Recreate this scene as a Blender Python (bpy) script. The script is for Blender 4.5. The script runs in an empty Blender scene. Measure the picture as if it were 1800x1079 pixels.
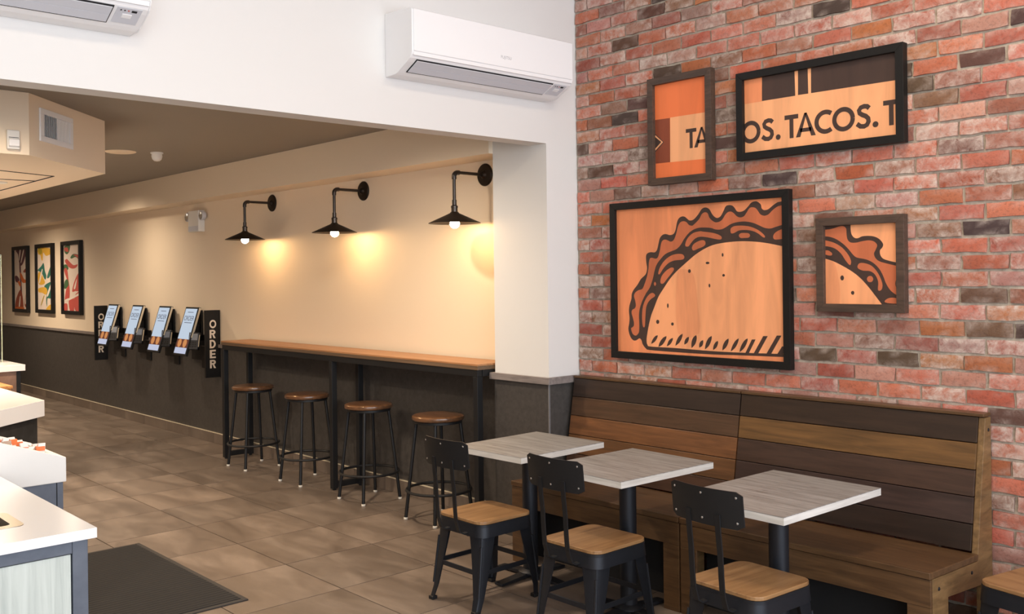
import bpy, math, random
from mathutils import Vector, Matrix
from mathutils.geometry import tessellate_polygon

random.seed(7)
scene = bpy.context.scene
COL = scene.collection

# ------------------------------------------------------------------ camera
cam = bpy.data.cameras.new('camera')
cam.sensor_width = 36.0
cam.sensor_fit = 'HORIZONTAL'
cam.lens = 36.0 * 1679.6 / 1800.0
cam.shift_y = -(539.5 - 485.6) / 1800.0
cam.clip_start = 0.05
cam.clip_end = 100
camo = bpy.data.objects.new('camera', cam)
COL.objects.link(camo)
YAW, ROLL = math.radians(137.621), math.radians(-0.699)
fwd = Vector((math.cos(YAW), math.sin(YAW), 0))
r0 = Vector((math.sin(YAW), -math.cos(YAW), 0))
u0 = Vector((0, 0, 1))
rt = r0 * math.cos(ROLL) + u0 * math.sin(ROLL)
up = -r0 * math.sin(ROLL) + u0 * math.cos(ROLL)
CAMP = Vector((0, 0, 1.70))
camo.matrix_world = Matrix(((rt.x, up.x, -fwd.x, CAMP.x), (rt.y, up.y, -fwd.y, CAMP.y),
                            (rt.z, up.z, -fwd.z, CAMP.z), (0, 0, 0, 1)))
scene.camera = camo

# ------------------------------------------------------------------ world, daylight, exposure
world = bpy.data.worlds.new('world')
scene.world = world
world.use_nodes = True
bg = world.node_tree.nodes['Background']
bg.inputs[0].default_value = (0.80, 0.88, 1.0, 1)
bg.inputs[1].default_value = 1.0
vs = scene.view_settings
vs.view_transform = 'Standard'
vs.look = 'None'
vs.exposure = 0.0
vs.gamma = 1.0
vs.use_curve_mapping = False


def area_light(name, loc, direction, sx, sy, power, color, spread=180):
    l = bpy.data.lights.new(name, 'AREA')
    l.shape = 'RECTANGLE'
    l.size, l.size_y = sx, sy
    l.energy = power
    l.color = color
    l.spread = math.radians(spread)
    o = bpy.data.objects.new(name, l)
    o.location = loc
    o.rotation_euler = Vector(direction).to_track_quat('-Z', 'Y').to_euler()
    COL.objects.link(o)
    return o


# daylight through the shop front behind the viewer: one lamp in each window opening
for wy in (-2.35, 0.25, 2.85):
    area_light('daylight_window', (2.86, wy, 2.05), (-1, 0, 0), 2.3, 3.1, 130, (0.86, 0.93, 1.0))
# warm ceiling lighting of the dining room (rows of lamps up at the high ceiling)
for lx, ly in ((-1.6, 1.0), (-1.6, 3.2), (1.0, 1.5)):
    area_light('ceiling_panel_light', (lx, ly, 3.93), (0, 0, -1), 0.6, 0.6, 30, (1.0, 0.80, 0.58))


# ------------------------------------------------------------------ helpers
def srgb(r, g, b):
    f = lambda c: (c / 12.92 if c <= 0.04045 else ((c + 0.055) / 1.055) ** 2.4)
    return (f(r / 255), f(g / 255), f(b / 255), 1)


def tag(o, label=None, cat=None, group=None, kind=None):
    if label: o['label'] = label
    if cat: o['category'] = cat
    if group: o['group'] = group
    if kind: o['kind'] = kind
    return o


def thing(name, label, cat, loc=(0, 0, 0), rz=0.0, group=None):
    o = bpy.data.objects.new(name, None)
    o.empty_display_size = 0.1
    COL.objects.link(o)
    o.location = loc
    o.rotation_euler = (0, 0, rz)
    return tag(o, label, cat, group)


class MB:
    def __init__(s):
        s.v, s.f = [], []

    def add(s, vs_, fs_):
        n = len(s.v)
        s.v += [tuple(p) for p in vs_]
        s.f += [tuple(i + n for i in f) for f in fs_]
        return s

    def box(s, x0, x1, y0, y1, z0, z1):
        if x0 > x1: x0, x1 = x1, x0
        if y0 > y1: y0, y1 = y1, y0
        if z0 > z1: z0, z1 = z1, z0
        return s.add([(x0, y0, z0), (x1, y0, z0), (x1, y1, z0), (x0, y1, z0), (x0, y0, z1), (x1, y0, z1), (x1, y1, z1), (x0, y1, z1)],
                     [(0, 3, 2, 1), (4, 5, 6, 7), (0, 1, 5, 4), (1, 2, 6, 5), (2, 3, 7, 6), (3, 0, 4, 7)])

    def prism(s, poly, axis, a, b):
        """poly: 2D points; axis 'x' -> (y,z), 'y' -> (x,z), 'z' -> (x,y)"""
        def P(p, t):
            return {'x': (t, p[0], p[1]), 'y': (p[0], t, p[1]), 'z': (p[0], p[1], t)}[axis]
        n = len(poly)
        tr = tessellate_polygon([[Vector((p[0], p[1], 0)) for p in poly]])
        area = sum(poly[i][0] * poly[(i + 1) % n][1] - poly[(i + 1) % n][0] * poly[i][1] for i in range(n))
        vs_ = [P(p, a) for p in poly] + [P(p, b) for p in poly]
        fs_ = []
        for i in range(n):
            j = (i + 1) % n
            fs_.append((i, j, j + n, i + n))
        fs_ += [tuple(t) for t in tr] + [tuple(i + n for i in reversed(t)) for t in tr]
        return s.add(vs_, fs_)

    def tube(s, pts, r, seg=10, caps=True, flat=None):
        """round bar along a path; flat=(w,t) makes a flat bar whose width lies along x"""
        pts = [Vector(p) for p in pts]
        rs = r if isinstance(r, (list, tuple)) else [r] * len(pts)
        n0 = len(s.v)
        prev = None
        for i, p in enumerate(pts):
            d = (pts[min(i + 1, len(pts) - 1)] - pts[max(i - 1, 0)]).normalized()
            if prev is None:
                a = Vector((0, 0, 1)) if abs(d.z) < 0.9 else Vector((1, 0, 0))
                prev = d.cross(a).normalized()
            u = (prev - d * prev.dot(d)).normalized()
            w = d.cross(u)
            prev = u
            for k in range(seg):
                t = 2 * math.pi * k / seg
                s.v.append(tuple(p + (u * math.cos(t) + w * math.sin(t)) * rs[i]))
        for i in range(len(pts) - 1):
            for k in range(seg):
                a = n0 + i * seg + k
                b = n0 + i * seg + (k + 1) % seg
                s.f.append((a, b, b + seg, a + seg))
        if caps:
            s.f.append(tuple(n0 + k for k in reversed(range(seg))))
            e = n0 + (len(pts) - 1) * seg
            s.f.append(tuple(e + k for k in range(seg)))
        return s

    def lathe(s, prof, seg=24, c=(0, 0, 0), axis='z'):
        """prof: (radius, height) points, swept round an axis through c"""
        n0 = len(s.v)
        for (r, h) in prof:
            for k in range(seg):
                t = 2 * math.pi * k / seg
                x, y = r * math.cos(t), r * math.sin(t)
                if axis == 'z': p = (c[0] + x, c[1] + y, c[2] + h)
                elif axis == 'y': p = (c[0] + x, c[1] + h, c[2] - y)
                else: p = (c[0] + h, c[1] + x, c[2] + y)
                s.v.append(p)
        for i in range(len(prof) - 1):
            for k in range(seg):
                a = n0 + i * seg + k
                b = n0 + i * seg + (k + 1) % seg
                s.f.append((a, b, b + seg, a + seg))
        s.f.append(tuple(n0 + k for k in reversed(range(seg))))
        e = n0 + (len(prof) - 1) * seg
        s.f.append(tuple(e + k for k in range(seg)))
        return s

    def torus(s, R, r, c, seg=32, sub=8):
        n0 = len(s.v)
        for i in range(seg):
            t = 2 * math.pi * i / seg
            for k in range(sub):
                q = 2 * math.pi * k / sub
                rr = R + r * math.cos(q)
                s.v.append((c[0] + rr * math.cos(t), c[1] + rr * math.sin(t), c[2] + r * math.sin(q)))
        for i in range(seg):
            for k in range(sub):
                a, b = i * sub + k, i * sub + (k + 1) % sub
                c2, d = ((i + 1) % seg) * sub + (k + 1) % sub, ((i + 1) % seg) * sub + k
                s.f.append((n0 + a, n0 + d, n0 + c2, n0 + b))
        return s

    def xf(s, m):
        s.v = [tuple(m @ Vector(p)) for p in s.v]
        return s

    def mesh(s, name):
        me = bpy.data.meshes.new(name)
        me.from_pydata(s.v, [], s.f)
        me.update()
        return me

    def build(s, name, mat, parent=None, bevel=0.0, smooth=False, seg=2):
        import bmesh
        me = s.mesh(name)
        bm = bmesh.new()
        bm.from_mesh(me)
        bmesh.ops.recalc_face_normals(bm, faces=bm.faces)
        bm.to_mesh(me)
        bm.free()
        me.materials.append(mat)
        o = bpy.data.objects.new(name, me)
        COL.objects.link(o)
        if parent: o.parent = parent
        if smooth:
            me.polygons.foreach_set('use_smooth', [True] * len(me.polygons))
            me.set_sharp_from_angle(angle=math.radians(38))
        if bevel:
            b = o.modifiers.new('bevel', 'BEVEL')
            b.width = bevel
            b.segments = seg
            b.limit_method = 'ANGLE'
            b.angle_limit = math.radians(40)
        return o


def copy_tree(o, parent=None, **props):
    c = o.copy()
    COL.objects.link(c)
    c.parent = parent
    for k, v in props.items(): c[k] = v
    for ch in list(o.children): copy_tree(ch, c)
    return c


def smooth_poly(pts, sub=3):
    """closed Catmull-Rom outline; a repeated point stays a sharp corner"""
    n = len(pts)
    out = []
    for i in range(n):
        p0, p1, p2, p3 = pts[i - 1], pts[i], pts[(i + 1) % n], pts[(i + 2) % n]
        if p1 == p2: continue
        for k in range(sub):
            t = k / sub
            out.append(tuple(0.5 * ((2 * p1[a]) + (-p0[a] + p2[a]) * t + (2 * p0[a] - 5 * p1[a] + 4 * p2[a] - p3[a]) * t * t +
                                    (-p0[a] + 3 * p1[a] - 3 * p2[a] + p3[a]) * t ** 3) for a in (0, 1)))
    return out


def rrect(w, d, r, seg=5):
    pts = []
    for cx, cy, a0 in ((w / 2 - r, d / 2 - r, 0), (-w / 2 + r, d / 2 - r, 90), (-w / 2 + r, -d / 2 + r, 180), (w / 2 - r, -d / 2 + r, 270)):
        for k in range(seg + 1):
            t = math.radians(a0 + 90 * k / seg)
            pts.append((cx + r * math.cos(t), cy + r * math.sin(t)))
    return pts


# ------------------------------------------------------------------ materials
class NT:
    def __init__(s, name):
        s.m = bpy.data.materials.new(name)
        s.m.use_nodes = True
        s.t = s.m.node_tree
        s.b = s.t.nodes['Principled BSDF']

    def n(s, typ, **kw):
        nd = s.t.nodes.new(typ)
        for k, v in kw.items():
            if k.startswith('i_'): nd.inputs[k[2:].replace('_', ' ')].default_value = v
            else: setattr(nd, k, v)
        return nd

    def l(s, a, b): s.t.links.new(a, b)

    def coords(s, scale=(1, 1, 1), rnd=False):
        tc = s.n('ShaderNodeTexCoord')
        mp = s.n('ShaderNodeMapping')
        mp.inputs['Scale'].default_value = scale
        s.l(tc.outputs['Object'], mp.inputs['Vector'])
        if rnd:
            oi = s.n('ShaderNodeObjectInfo')
            mu = s.n('ShaderNodeMath', operation='MULTIPLY')
            mu.inputs[1].default_value = 37.0
            s.l(oi.outputs['Random'], mu.inputs[0])
            s.l(mu.outputs[0], mp.inputs['Location'])
        return mp.outputs['Vector']

    def noise(s, vec, scale, detail=4, rough=0.6, dist=0.0):
        nz = s.n('ShaderNodeTexNoise')
        nz.inputs['Scale'].default_value = scale
        nz.inputs['Detail'].default_value = detail
        nz.inputs['Roughness'].default_value = rough
        nz.inputs['Distortion'].default_value = dist
        s.l(vec, nz.inputs['Vector'])
        return nz.outputs['Fac']

    def ramp(s, fac, stops):
        r = s.n('ShaderNodeValToRGB')
        e = r.color_ramp.elements
        while len(e) > 1: e.remove(e[-1])
        e[0].position, e[0].color = stops[0]
        for p, c in stops[1:]:
            x = e.new(p)
            x.color = c
        s.l(fac, r.inputs['Fac'])
        return r.outputs['Color']

    def bump(s, h, strength, dist=0.01):
        b = s.n('ShaderNodeBump')
        b.inputs['Strength'].default_value = strength
        b.inputs['Distance'].default_value = dist
        s.l(h, b.inputs['Height'])
        s.l(b.outputs['Normal'], s.b.inputs['Normal'])

    def mix(s, fac, a, b, mode='MIX'):
        m = s.n('ShaderNodeMix', data_type='RGBA', blend_type=mode)
        if isinstance(fac, float): m.inputs[0].default_value = fac
        else: s.l(fac, m.inputs[0])
        for i, c in ((6, a), (7, b)):
            if isinstance(c, tuple): m.inputs[i].default_value = c
            else: s.l(c, m.inputs[i])
        return m.outputs[2]


def plain(name, col, rough=0.5, metal=0.0, spec=0.5, bump=0.0, bscale=60, coat=0.0):
    q = NT(name)
    q.b.inputs['Base Color'].default_value = col
    q.b.inputs['Roughness'].default_value = rough
    q.b.inputs['Metallic'].default_value = metal
    q.b.inputs['Specular IOR Level'].default_value = spec
    q.b.inputs['Coat Weight'].default_value = coat
    if bump:
        q.bump(q.noise(q.coords(), bscale), bump, 0.004)
    return q.m


def emit(name, col, strength):
    q = NT(name)
    q.b.inputs['Base Color'].default_value = (0, 0, 0, 1)
    q.b.inputs['Emission Color'].default_value = col
    q.b.inputs['Emission Strength'].default_value = strength
    return q.m


def wood(name, stops, scale=(2, 30, 30), nscale=1.4, rough=0.5, bump=0.05, rnd=True, coat=0.0, dist=0.6):
    q = NT(name)
    v = q.coords(scale, rnd)
    f = q.noise(v, nscale, 6, 0.62, dist)
    q.l(q.ramp(f, stops), q.b.inputs['Base Color'])
    q.b.inputs['Roughness'].default_value = rough
    q.b.inputs['Coat Weight'].default_value = coat
    q.bump(f, bump, 0.003)
    return q.m


def mottled(name, stops, nscale=3, scale=(1, 1, 1), rough=0.6, bump=0.05, rnd=False, spec=0.5, metal=0.0, detail=6):
    q = NT(name)
    v = q.coords(scale, rnd)
    f = q.noise(v, nscale, detail, 0.65, 0.3)
    q.l(q.ramp(f, stops), q.b.inputs['Base Color'])
    q.b.inputs['Roughness'].default_value = rough
    q.b.inputs['Specular IOR Level'].default_value = spec
    q.b.inputs['Metallic'].default_value = metal
    if bump: q.bump(f, bump, 0.004)
    return q.m


M = {}
M['white_wall'] = plain('white_wall_paint', srgb(224, 222, 220), 0.75, bump=0.03, bscale=150)
M['cream_wall'] = plain('cream_wall_paint', srgb(238, 220, 196), 0.7, bump=0.03, bscale=150)
M['taupe_ceiling'] = plain('taupe_ceiling_paint', srgb(146, 138, 128), 0.85)
M['wainscot'] = mottled('dark_vinyl_wainscot', [(0.3, srgb(58, 54, 52)), (0.7, srgb(74, 70, 67))], 30, (1, 1, 1), 0.55, 0.04)
M['rail'] = wood('grey_brown_rail', [(0.3, srgb(112, 104, 102)), (0.7, srgb(146, 136, 132))], (3, 30, 30), 1.5, 0.5)
M['mortar'] = mottled('grey_mortar', [(0.3, srgb(146, 134, 120)), (0.7, srgb(188, 177, 163))], 30, rough=0.95, bump=0.6)
M['grout'] = plain('brown_grout', srgb(66, 56, 48), 0.9)
M['metal_strip'] = plain('pale_metal_strip', srgb(226, 214, 190), 0.4, 0.25)
M['corner_bead'] = plain('pale_corner_bead', srgb(190, 190, 195), 0.4, 0.5)
M['ac_white'] = plain('white_appliance_plastic', srgb(240, 240, 242), 0.4)
M['ac_grey'] = plain('pale_grey_plastic', srgb(206, 208, 216), 0.45)
M['slot'] = plain('dark_slot', srgb(28, 28, 32), 0.7)
M['black_frame'] = plain('black_frame_lacquer', srgb(22, 20, 19), 0.5, spec=0.3)
M['brown_frame'] = wood('dark_brown_frame_wood', [(0.3, srgb(58, 44, 36)), (0.7, srgb(88, 68, 56))], (4, 40, 40), 1.5, 0.55)
M['steel'] = plain('dark_blued_steel', srgb(44, 46, 52), 0.42, 0.55)
M['black_steel'] = plain('black_powder_coated_steel', srgb(30, 30, 32), 0.5, 0.3)
M['pipe'] = plain('gunmetal_pipe', srgb(74, 68, 64), 0.32, 0.85)
M['shade'] = plain('oil_rubbed_bronze', srgb(44, 36, 30), 0.42, 0.6)
M['rivet'] = plain('bright_rivet', srgb(215, 215, 215), 0.25, 0.9)
M['glide'] = plain('white_plastic_glide', srgb(225, 220, 210), 0.5)
M['white_quartz'] = plain('white_quartz_top', srgb(238, 238, 240), 0.18)
M['white_plastic'] = plain('white_plastic', srgb(232, 230, 226), 0.45)
M['dark_brown'] = plain('printed_dark_brown', srgb(62, 44, 38), 0.6)
M['blue_grey_metal'] = mottled('blue_grey_metal', [(0.3, srgb(80, 86, 98)), (0.7, srgb(104, 110, 122))], 5, rough=0.45, bump=0.0, metal=0.2)
M['charcoal_cabinet'] = mottled('charcoal_cabinet', [(0.3, srgb(40, 40, 40)), (0.7, srgb(58, 58, 58))], 14, rough=0.5, bump=0.02)
M['pale_laminate'] = wood('pale_grey_green_laminate', [(0.25, srgb(164, 172, 168)), (0.55, srgb(190, 197, 192)), (0.8, srgb(204, 210, 206))], (28, 28, 1.6), 1.3, 0.5, 0.02)
M['rust_laminate'] = mottled('rust_brown_laminate', [(0.3, srgb(92, 68, 54)), (0.7, srgb(136, 106, 90))], 6, rough=0.5)
M['oak'] = wood('orange_oak', [(0.3, srgb(168, 108, 56)), (0.7, srgb(214, 156, 94))], (3, 26, 26), 1.4, 0.45)
M['bar_top'] = wood('bar_top_wood', [(0.25, srgb(136, 92, 58)), (0.5, srgb(170, 122, 82)), (0.75, srgb(192, 144, 102))], (0.7, 26, 26), 1.6, 0.42, 0.03)
M['bar_edge'] = wood('bar_edge_wood', [(0.25, srgb(84, 66, 50)), (0.75, srgb(118, 94, 72))], (0.7, 26, 26), 1.6, 0.5, 0.03)
M['stool_wood'] = wood('stool_wood', [(0.3, srgb(74, 50, 34)), (0.7, srgb(116, 80, 54))], (3, 24, 24), 1.6, 0.28, 0.03, coat=0.3)
M['seat_wood'] = wood('chair_seat_wood', [(0.22, srgb(92, 64, 42)), (0.42, srgb(140, 104, 68)), (0.8, srgb(172, 134, 92))], (22, 2.2, 22), 1.3, 0.38, 0.03)
M['table_top_plain'] = wood('weathered_table_laminate', [(0.26, srgb(84, 74, 66)), (0.38, srgb(134, 124, 116)), (0.58, srgb(162, 153, 145)), (0.8, srgb(180, 173, 166))], (2.4, 34, 34), 1.4, 0.4, 0.02)
M['table_edge'] = wood('pale_table_edge', [(0.3, srgb(196, 192, 186)), (0.7, srgb(222, 219, 214))], (3, 3, 40), 1.5, 0.45, 0.02)
M['bench_wood'] = wood('bench_wood', [(0.3, srgb(70, 49, 31)), (0.7, srgb(104, 76, 49))], (2.2, 26, 26), 1.5, 0.4, 0.03)
M['bench_end'] = wood('bench_end_wood', [(0.3, srgb(96, 72, 44)), (0.7, srgb(140, 108, 70))], (26, 5, 26), 1.4, 0.45, 0.03)
M['bench_dark'] = plain('bench_black_kick', srgb(18, 18, 20), 0.8)
PLK = [(52, 40, 34), (78, 56, 40), (112, 74, 46), (100, 68, 42), (72, 50, 38)]
PRK = [(50, 36, 27), (106, 76, 44), (66, 48, 39), (60, 45, 40), (42, 30, 24)]


def plank_mat(name, c):
    a = srgb(*[k * 0.78 for k in c])
    b = srgb(*[min(255, k * 1.18) for k in c])
    return wood(name, [(0.28, a), (0.72, b)], (2.0, 24, 24), 1.4, 0.34, 0.03)


M['plank_l'] = [plank_mat('plank_stain_l%d' % i, c) for i, c in enumerate(PLK)]
M['plank_r'] = [plank_mat('plank_stain_r%d' % i, c) for i, c in enumerate(PRK)]


def print_wood(name, c, amt=0.10):
    q = NT(name)
    v = q.coords((5, 5, 0.7))
    f = q.noise(v, 1.6, 4, 0.55, 0.8)
    a = srgb(*[k * (1 - amt) for k in c])
    b = srgb(*[min(255, k * (1 + amt * 0.4)) for k in c])
    q.l(q.ramp(f, [(0.3, a), (0.65, b)]), q.b.inputs['Base Color'])
    q.b.inputs['Roughness'].default_value = 0.55
    return q.m


M['p_orange'] = print_wood('print_orange_ply', (236, 146, 98))
M['p_deep'] = print_wood('print_deep_orange', (240, 124, 70), 0.05)
M['p_light'] = print_wood('print_light_ply', (246, 168, 118))
M['p_pale'] = print_wood('print_pale_ply', (244, 174, 124))
M['p_lettuce'] = print_wood('print_rust_ply', (196, 108, 70))
M['p_patch'] = print_wood('print_red_grain', (238, 156, 108))
M['p_brown'] = print_wood('print_red_brown', (140, 68, 42))
M['p_dark'] = print_wood('print_dark_brown', (66, 47, 40), 0.14)

q = NT('weathered_table_laminate_grain')
v = q.coords((2.2, 30, 30), True)
f = q.noise(v, 1.5, 6, 0.6, 0.5)
v2 = q.coords((5, 75, 75), True)
g = q.noise(v2, 1.3, 4, 0.6, 1.2)
base = q.ramp(f, [(0.28, srgb(112, 109, 106)), (0.5, srgb(143, 141, 139)), (0.75, srgb(168, 167, 166))])
q.l(q.mix(q.ramp(g, [(0.30, (0.75, 0.75, 0.75, 1)), (0.42, (0, 0, 0, 1))]), base, srgb(78, 68, 60)), q.b.inputs['Base Color'])
q.b.inputs['Roughness'].default_value = 0.42
M['table_top'] = q.m

# bricks: own colour in a colour attribute, chalky bloom and rough face from noise
q = NT('old_brick')
at = q.n('ShaderNodeAttribute', attribute_name='brick_colour')
v = q.coords((1, 1, 1))
f1 = q.noise(v, 22, 6, 0.72, 0.5)
f2 = q.noise(v, 70, 5, 0.7)
bloom = q.n('ShaderNodeAttribute', attribute_name='brick_bloom')
r1 = q.n('ShaderNodeMapRange')
r1.inputs['From Min'].default_value = 0.34
r1.inputs['From Max'].default_value = 0.66
q.l(f1, r1.inputs['Value'])
mm = q.n('ShaderNodeMath', operation='MULTIPLY')
q.l(r1.outputs[0], mm.inputs[0])
q.l(bloom.outputs['Fac'], mm.inputs[1])
dk = q.mix(q.ramp(f2, [(0.36, (0.34, 0.34, 0.34, 1)), (0.5, (0, 0, 0, 1))]), at.outputs['Color'], srgb(72, 52, 46))
q.l(q.mix(mm.outputs[0], dk, srgb(210, 194, 184)), q.b.inputs['Base Color'])
q.b.inputs['Roughness'].default_value = 0.9
q.bump(f2, 0.8, 0.004)
M['brick'] = q.m

# floor tiles: cement look, each a little different
q = NT('cement_look_tile')
v = q.coords((1.0, 3.2, 1.0), True)
f = q.noise(v, 1.5, 7, 0.66, 0.5)
oi = q.n('ShaderNodeObjectInfo')
base = q.ramp(f, [(0.26, srgb(92, 80, 71)), (0.5, srgb(115, 102, 92)), (0.74, srgb(140, 126, 115))])
tint = q.ramp(oi.outputs['Random'], [(0.0, (0.86, 0.86, 0.86, 1)), (1.0, (1.06, 1.04, 1.02, 1))])
q.l(q.mix(1.0, base, tint, 'MULTIPLY'), q.b.inputs['Base Color'])
q.l(q.ramp(f, [(0.3, (0.34, 0.34, 0.34, 1)), (0.7, (0.5, 0.5, 0.5, 1))]), q.b.inputs['Roughness'])
q.bump(f, 0.04, 0.003)
M['tile'] = q.m

# ribbed rubber mat
q = NT('ribbed_mat')
v = q.coords((1, 1, 1))
wv = q.n('ShaderNodeTexWave', wave_type='BANDS', bands_direction='X')
wv.inputs['Scale'].default_value = 9.0
wv.inputs['Distortion'].default_value = 0.6
q.l(v, wv.inputs['Vector'])
f = q.noise(v, 160, 3)
q.l(q.mix(q.ramp(f, [(0.74, (0, 0, 0, 1)), (0.8, (1, 1, 1, 1))]), q.ramp(wv.outputs['Fac'], [(0, srgb(15, 14, 14)), (1, srgb(38, 36, 36))]), srgb(110, 105, 102)), q.b.inputs['Base Color'])
q.b.inputs['Roughness'].default_value = 0.95
q.bump(wv.outputs['Fac'], 0.6, 0.006)
M['mat'] = q.m
M['mat_edge'] = plain('rubber_mat_edge', srgb(52, 48, 46), 0.8)

# glass
q = NT('clear_glass')
q.b.inputs['Base Color'].default_value = (0.86, 0.95, 0.9, 1)
q.b.inputs['Roughness'].default_value = 0.02
q.b.inputs['Transmission Weight'].default_value = 1.0
q.b.inputs['IOR'].default_value = 1.45
M['glass'] = q.m
M['glass_edge'] = plain('green_glass_edge', srgb(196, 206, 176), 0.2)
M['bulb'] = emit('warm_bulb', (1.0, 0.62, 0.28, 1), 190)
M['downlight'] = emit('warm_downlight', (1.0, 0.74, 0.45, 1), 14)
M['screen'] = emit('kiosk_screen_light', srgb(200, 216, 234), 0.85)
M['screen_foot'] = emit('kiosk_screen_footer', srgb(205, 212, 238), 0.8)
M['screen_text'] = emit('kiosk_screen_text', srgb(60, 54, 92), 0.5)
M['screen_food'] = emit('kiosk_screen_food_dark', srgb(120, 52, 34), 0.6)
M['screen_bun'] = emit('kiosk_screen_food_light', srgb(226, 150, 88), 0.75)

# ------------------------------------------------------------------ the setting
XH, YJ, YB, YW = -4.281, 4.210, 4.477, 4.426      # header plane, jamb plane, brick face, corridor wall
XP = -4.791                                       # far side of the pillar
ZH, ZC, ZD = 2.532, 2.819, 4.0                    # header underside, corridor ceiling, dining ceiling
YU, ZU = 4.175, 2.52                              # soffit along the corridor wall
XE, YL, XF = -19.0, -4.0, 3.0


def struct(name, mb, mat, **k):
    return tag(mb.build(name, mat, **k), kind='structure')


floor = struct('floor', MB().box(XE, XF, YL, 4.7, -0.10, -0.006), M['grout'])
TX, TY, TX0, TY0 = 0.62, 0.612, -5.75, 2.83
tm = None
tiles_rest = MB()
for i in range(-19, 14):
    for j in range(-11, 3):
        x0, y0 = TX0 + i * TX, TY0 + j * TY
        x1, y1 = x0 + TX - 0.006, y0 + TY - 0.006
        x0, y0 = x0 + 0.0, y0 + 0.0
        ye = min(y1, 4.414 if x0 < XP else 4.46)
        if x1 > XF - 0.02 or y0 < YL: continue
        if -3 <= j and i <= 8:
            if ye == y1:
                if tm is None:
                    tm = MB().box(0, TX - 0.006, 0, TY - 0.006, -0.012, 0).mesh('tile')
                    tm.materials.append(M['tile'])
                o = bpy.data.objects.new('tile', tm)
                COL.objects.link(o)
            else:
                o = MB().box(0, TX - 0.006, 0, ye - y0, -0.012, 0).build('tile', M['tile'])
            o.location = (x0, y0, 0)
            o.parent = floor
        else:
            tiles_rest.box(x0, x1, y0, ye, -0.012, 0)
o = tiles_rest.build('tile_field', M['tile'], floor)
o['kind'] = 'stuff'

# corridor side wall with its soffit, wainscot, rail and tiled baseboard
wall_back = struct('wall_back', MB().box(XE, XP, YW, YW + 0.2, 0, ZC + 0.1), M['cream_wall'])
struct('trim_1', MB().box(XE, XP, YU, YW - 0.001, ZU, ZC - 0.001), M['cream_wall'])
struct('trim_2', MB().box(XE, XP, YW - 0.010, YW - 0.0005, 0.108, 1.003), M['wainscot'])
struct('trim_3', MB().box(XE, XP - 0.03, YW - 0.034, YW - 0.0008, 1.0, 1.035), M['rail'], bevel=0.003)
bb = struct('baseboard_back', MB().box(XE, XP, YW - 0.008, YW - 0.0006, 0.0, 0.1075), M['grout'])
bm_ = None
for i in range(-19, 2):
    x0 = TX0 + i * TX
    if x0 + TX > XP: continue
    if bm_ is None:
        bm_ = MB().box(0, TX - 0.004, 0, 0.012, 0, 0.105).mesh('baseboard_tile')
        bm_.materials.append(M['tile'])
    o = bpy.data.objects.new('tile', bm_)
    COL.objects.link(o)
    o.location = (x0, YW - 0.0205, 0.001)
    o.parent = bb
o = MB().box(XE, XP - 0.01, YW - 0.024, YW - 0.0085, 0.1062, 0.113).build('metal_edge_strip', M['metal_strip'], bb)
tag(o, 'pale metal edge along the top of the tiled baseboard')
struct('ceiling', MB().box(XE, XH - 0.14, YL, YW + 0.2, ZC, ZC + 0.1), M['taupe_ceiling'])
struct('wall_far', MB().box(XE - 0.15, XE, YL, YW + 0.2, 0, ZC + 0.1), M['cream_wall'])
struct('wall_left', MB().box(XE, XF, YL - 0.15, YL, 0, ZD), M['cream_wall'])
struct('ceiling_dining', MB().box(XH - 0.3, XF + 0.2, YL, 4.75, ZD, ZD + 0.1), M['white_wall'])
# white header over the opening, and the pillar at its end
struct('wall_header', MB().prism([(YL, ZH), (YJ, ZH), (YJ, 0), (4.70, 0), (4.70, ZD), (YL, ZD)], 'x', XH - 0.14, XH), M['white_wall'])
struct('wall_pillar', MB().box(XP, XH - 0.14, YJ, 4.70, 0, ZC + 0.1), M['white_wall'])
struct('trim_4', MB().box(XP + 0.001, XH - 0.0005, YJ - 0.008, YJ - 0.0005, 0, 1.02), M['wainscot'])
struct('trim_5', MB().box(XH + 0.0005, XH + 0.008, YJ - 0.008, YB - 0.012, 0, 1.02), M['wainscot'])
struct('trim_6', MB().box(XP - 0.028, XH + 0.03, YJ - 0.03, YJ - 0.0086, 1.018, 1.062).box(XP - 0.028, XP - 0.0005, YJ - 0.009, 4.37, 1.018, 1.062)
       .box(XH + 0.0086, XH + 0.03, YJ - 0.009, YB - 0.035, 1.018, 1.062), M['rail'], bevel=0.003)
struct('trim_7', MB().box(XH + 0.0082, XH + 0.0105, YJ - 0.0105, YJ - 0.004, 0, 1.017).box(XH + 0.003, XH + 0.0105, YJ - 0.0105, YJ - 0.0082, 0, 1.017), M['corner_bead'])

# shop front behind the viewer: piers, sill and lintel round three tall openings
wf = MB().box(XF, XF + 0.2, YL, 4.7, 0, 0.45).box(XF, XF + 0.2, YL, 4.7, 3.65, ZD)
for a, b in ((YL, -3.55), (-1.15, -0.95), (1.45, 1.65), (4.05, 4.7)):
    wf.box(XF, XF + 0.2, a, b, 0.45, 3.65)
struct('wall_front', wf, M['white_wall'])

# dropped bulkhead over the service counter, with a chamfered corner
struct('ceiling_bulkhead', MB().prism([(-6.081, YL + 0.01), (-6.081, 1.704), (-6.834, 2.405), (XE + 0.01, 2.405), (XE + 0.01, YL + 0.01)], 'z', 2.45, ZC - 0.001), M['cream_wall'])
gl = MB()
gl.prism([(-6.75, 1.2), (-6.74, 1.2), (-7.18, 2.17), (-7.19, 2.17)], 'z', 2.446, 2.4495)
gl.prism([(-7.6, 1.2), (-7.59, 1.2), (-7.59, 2.17), (-7.6, 2.17)], 'z', 2.446, 2.4495)
gl.prism([(-9.2, 2.165), (-7.18, 2.165), (-7.18, 2.175), (-9.2, 2.175)], 'z', 2.446, 2.4495)
struct('trim_8', gl, M['slot'])

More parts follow.
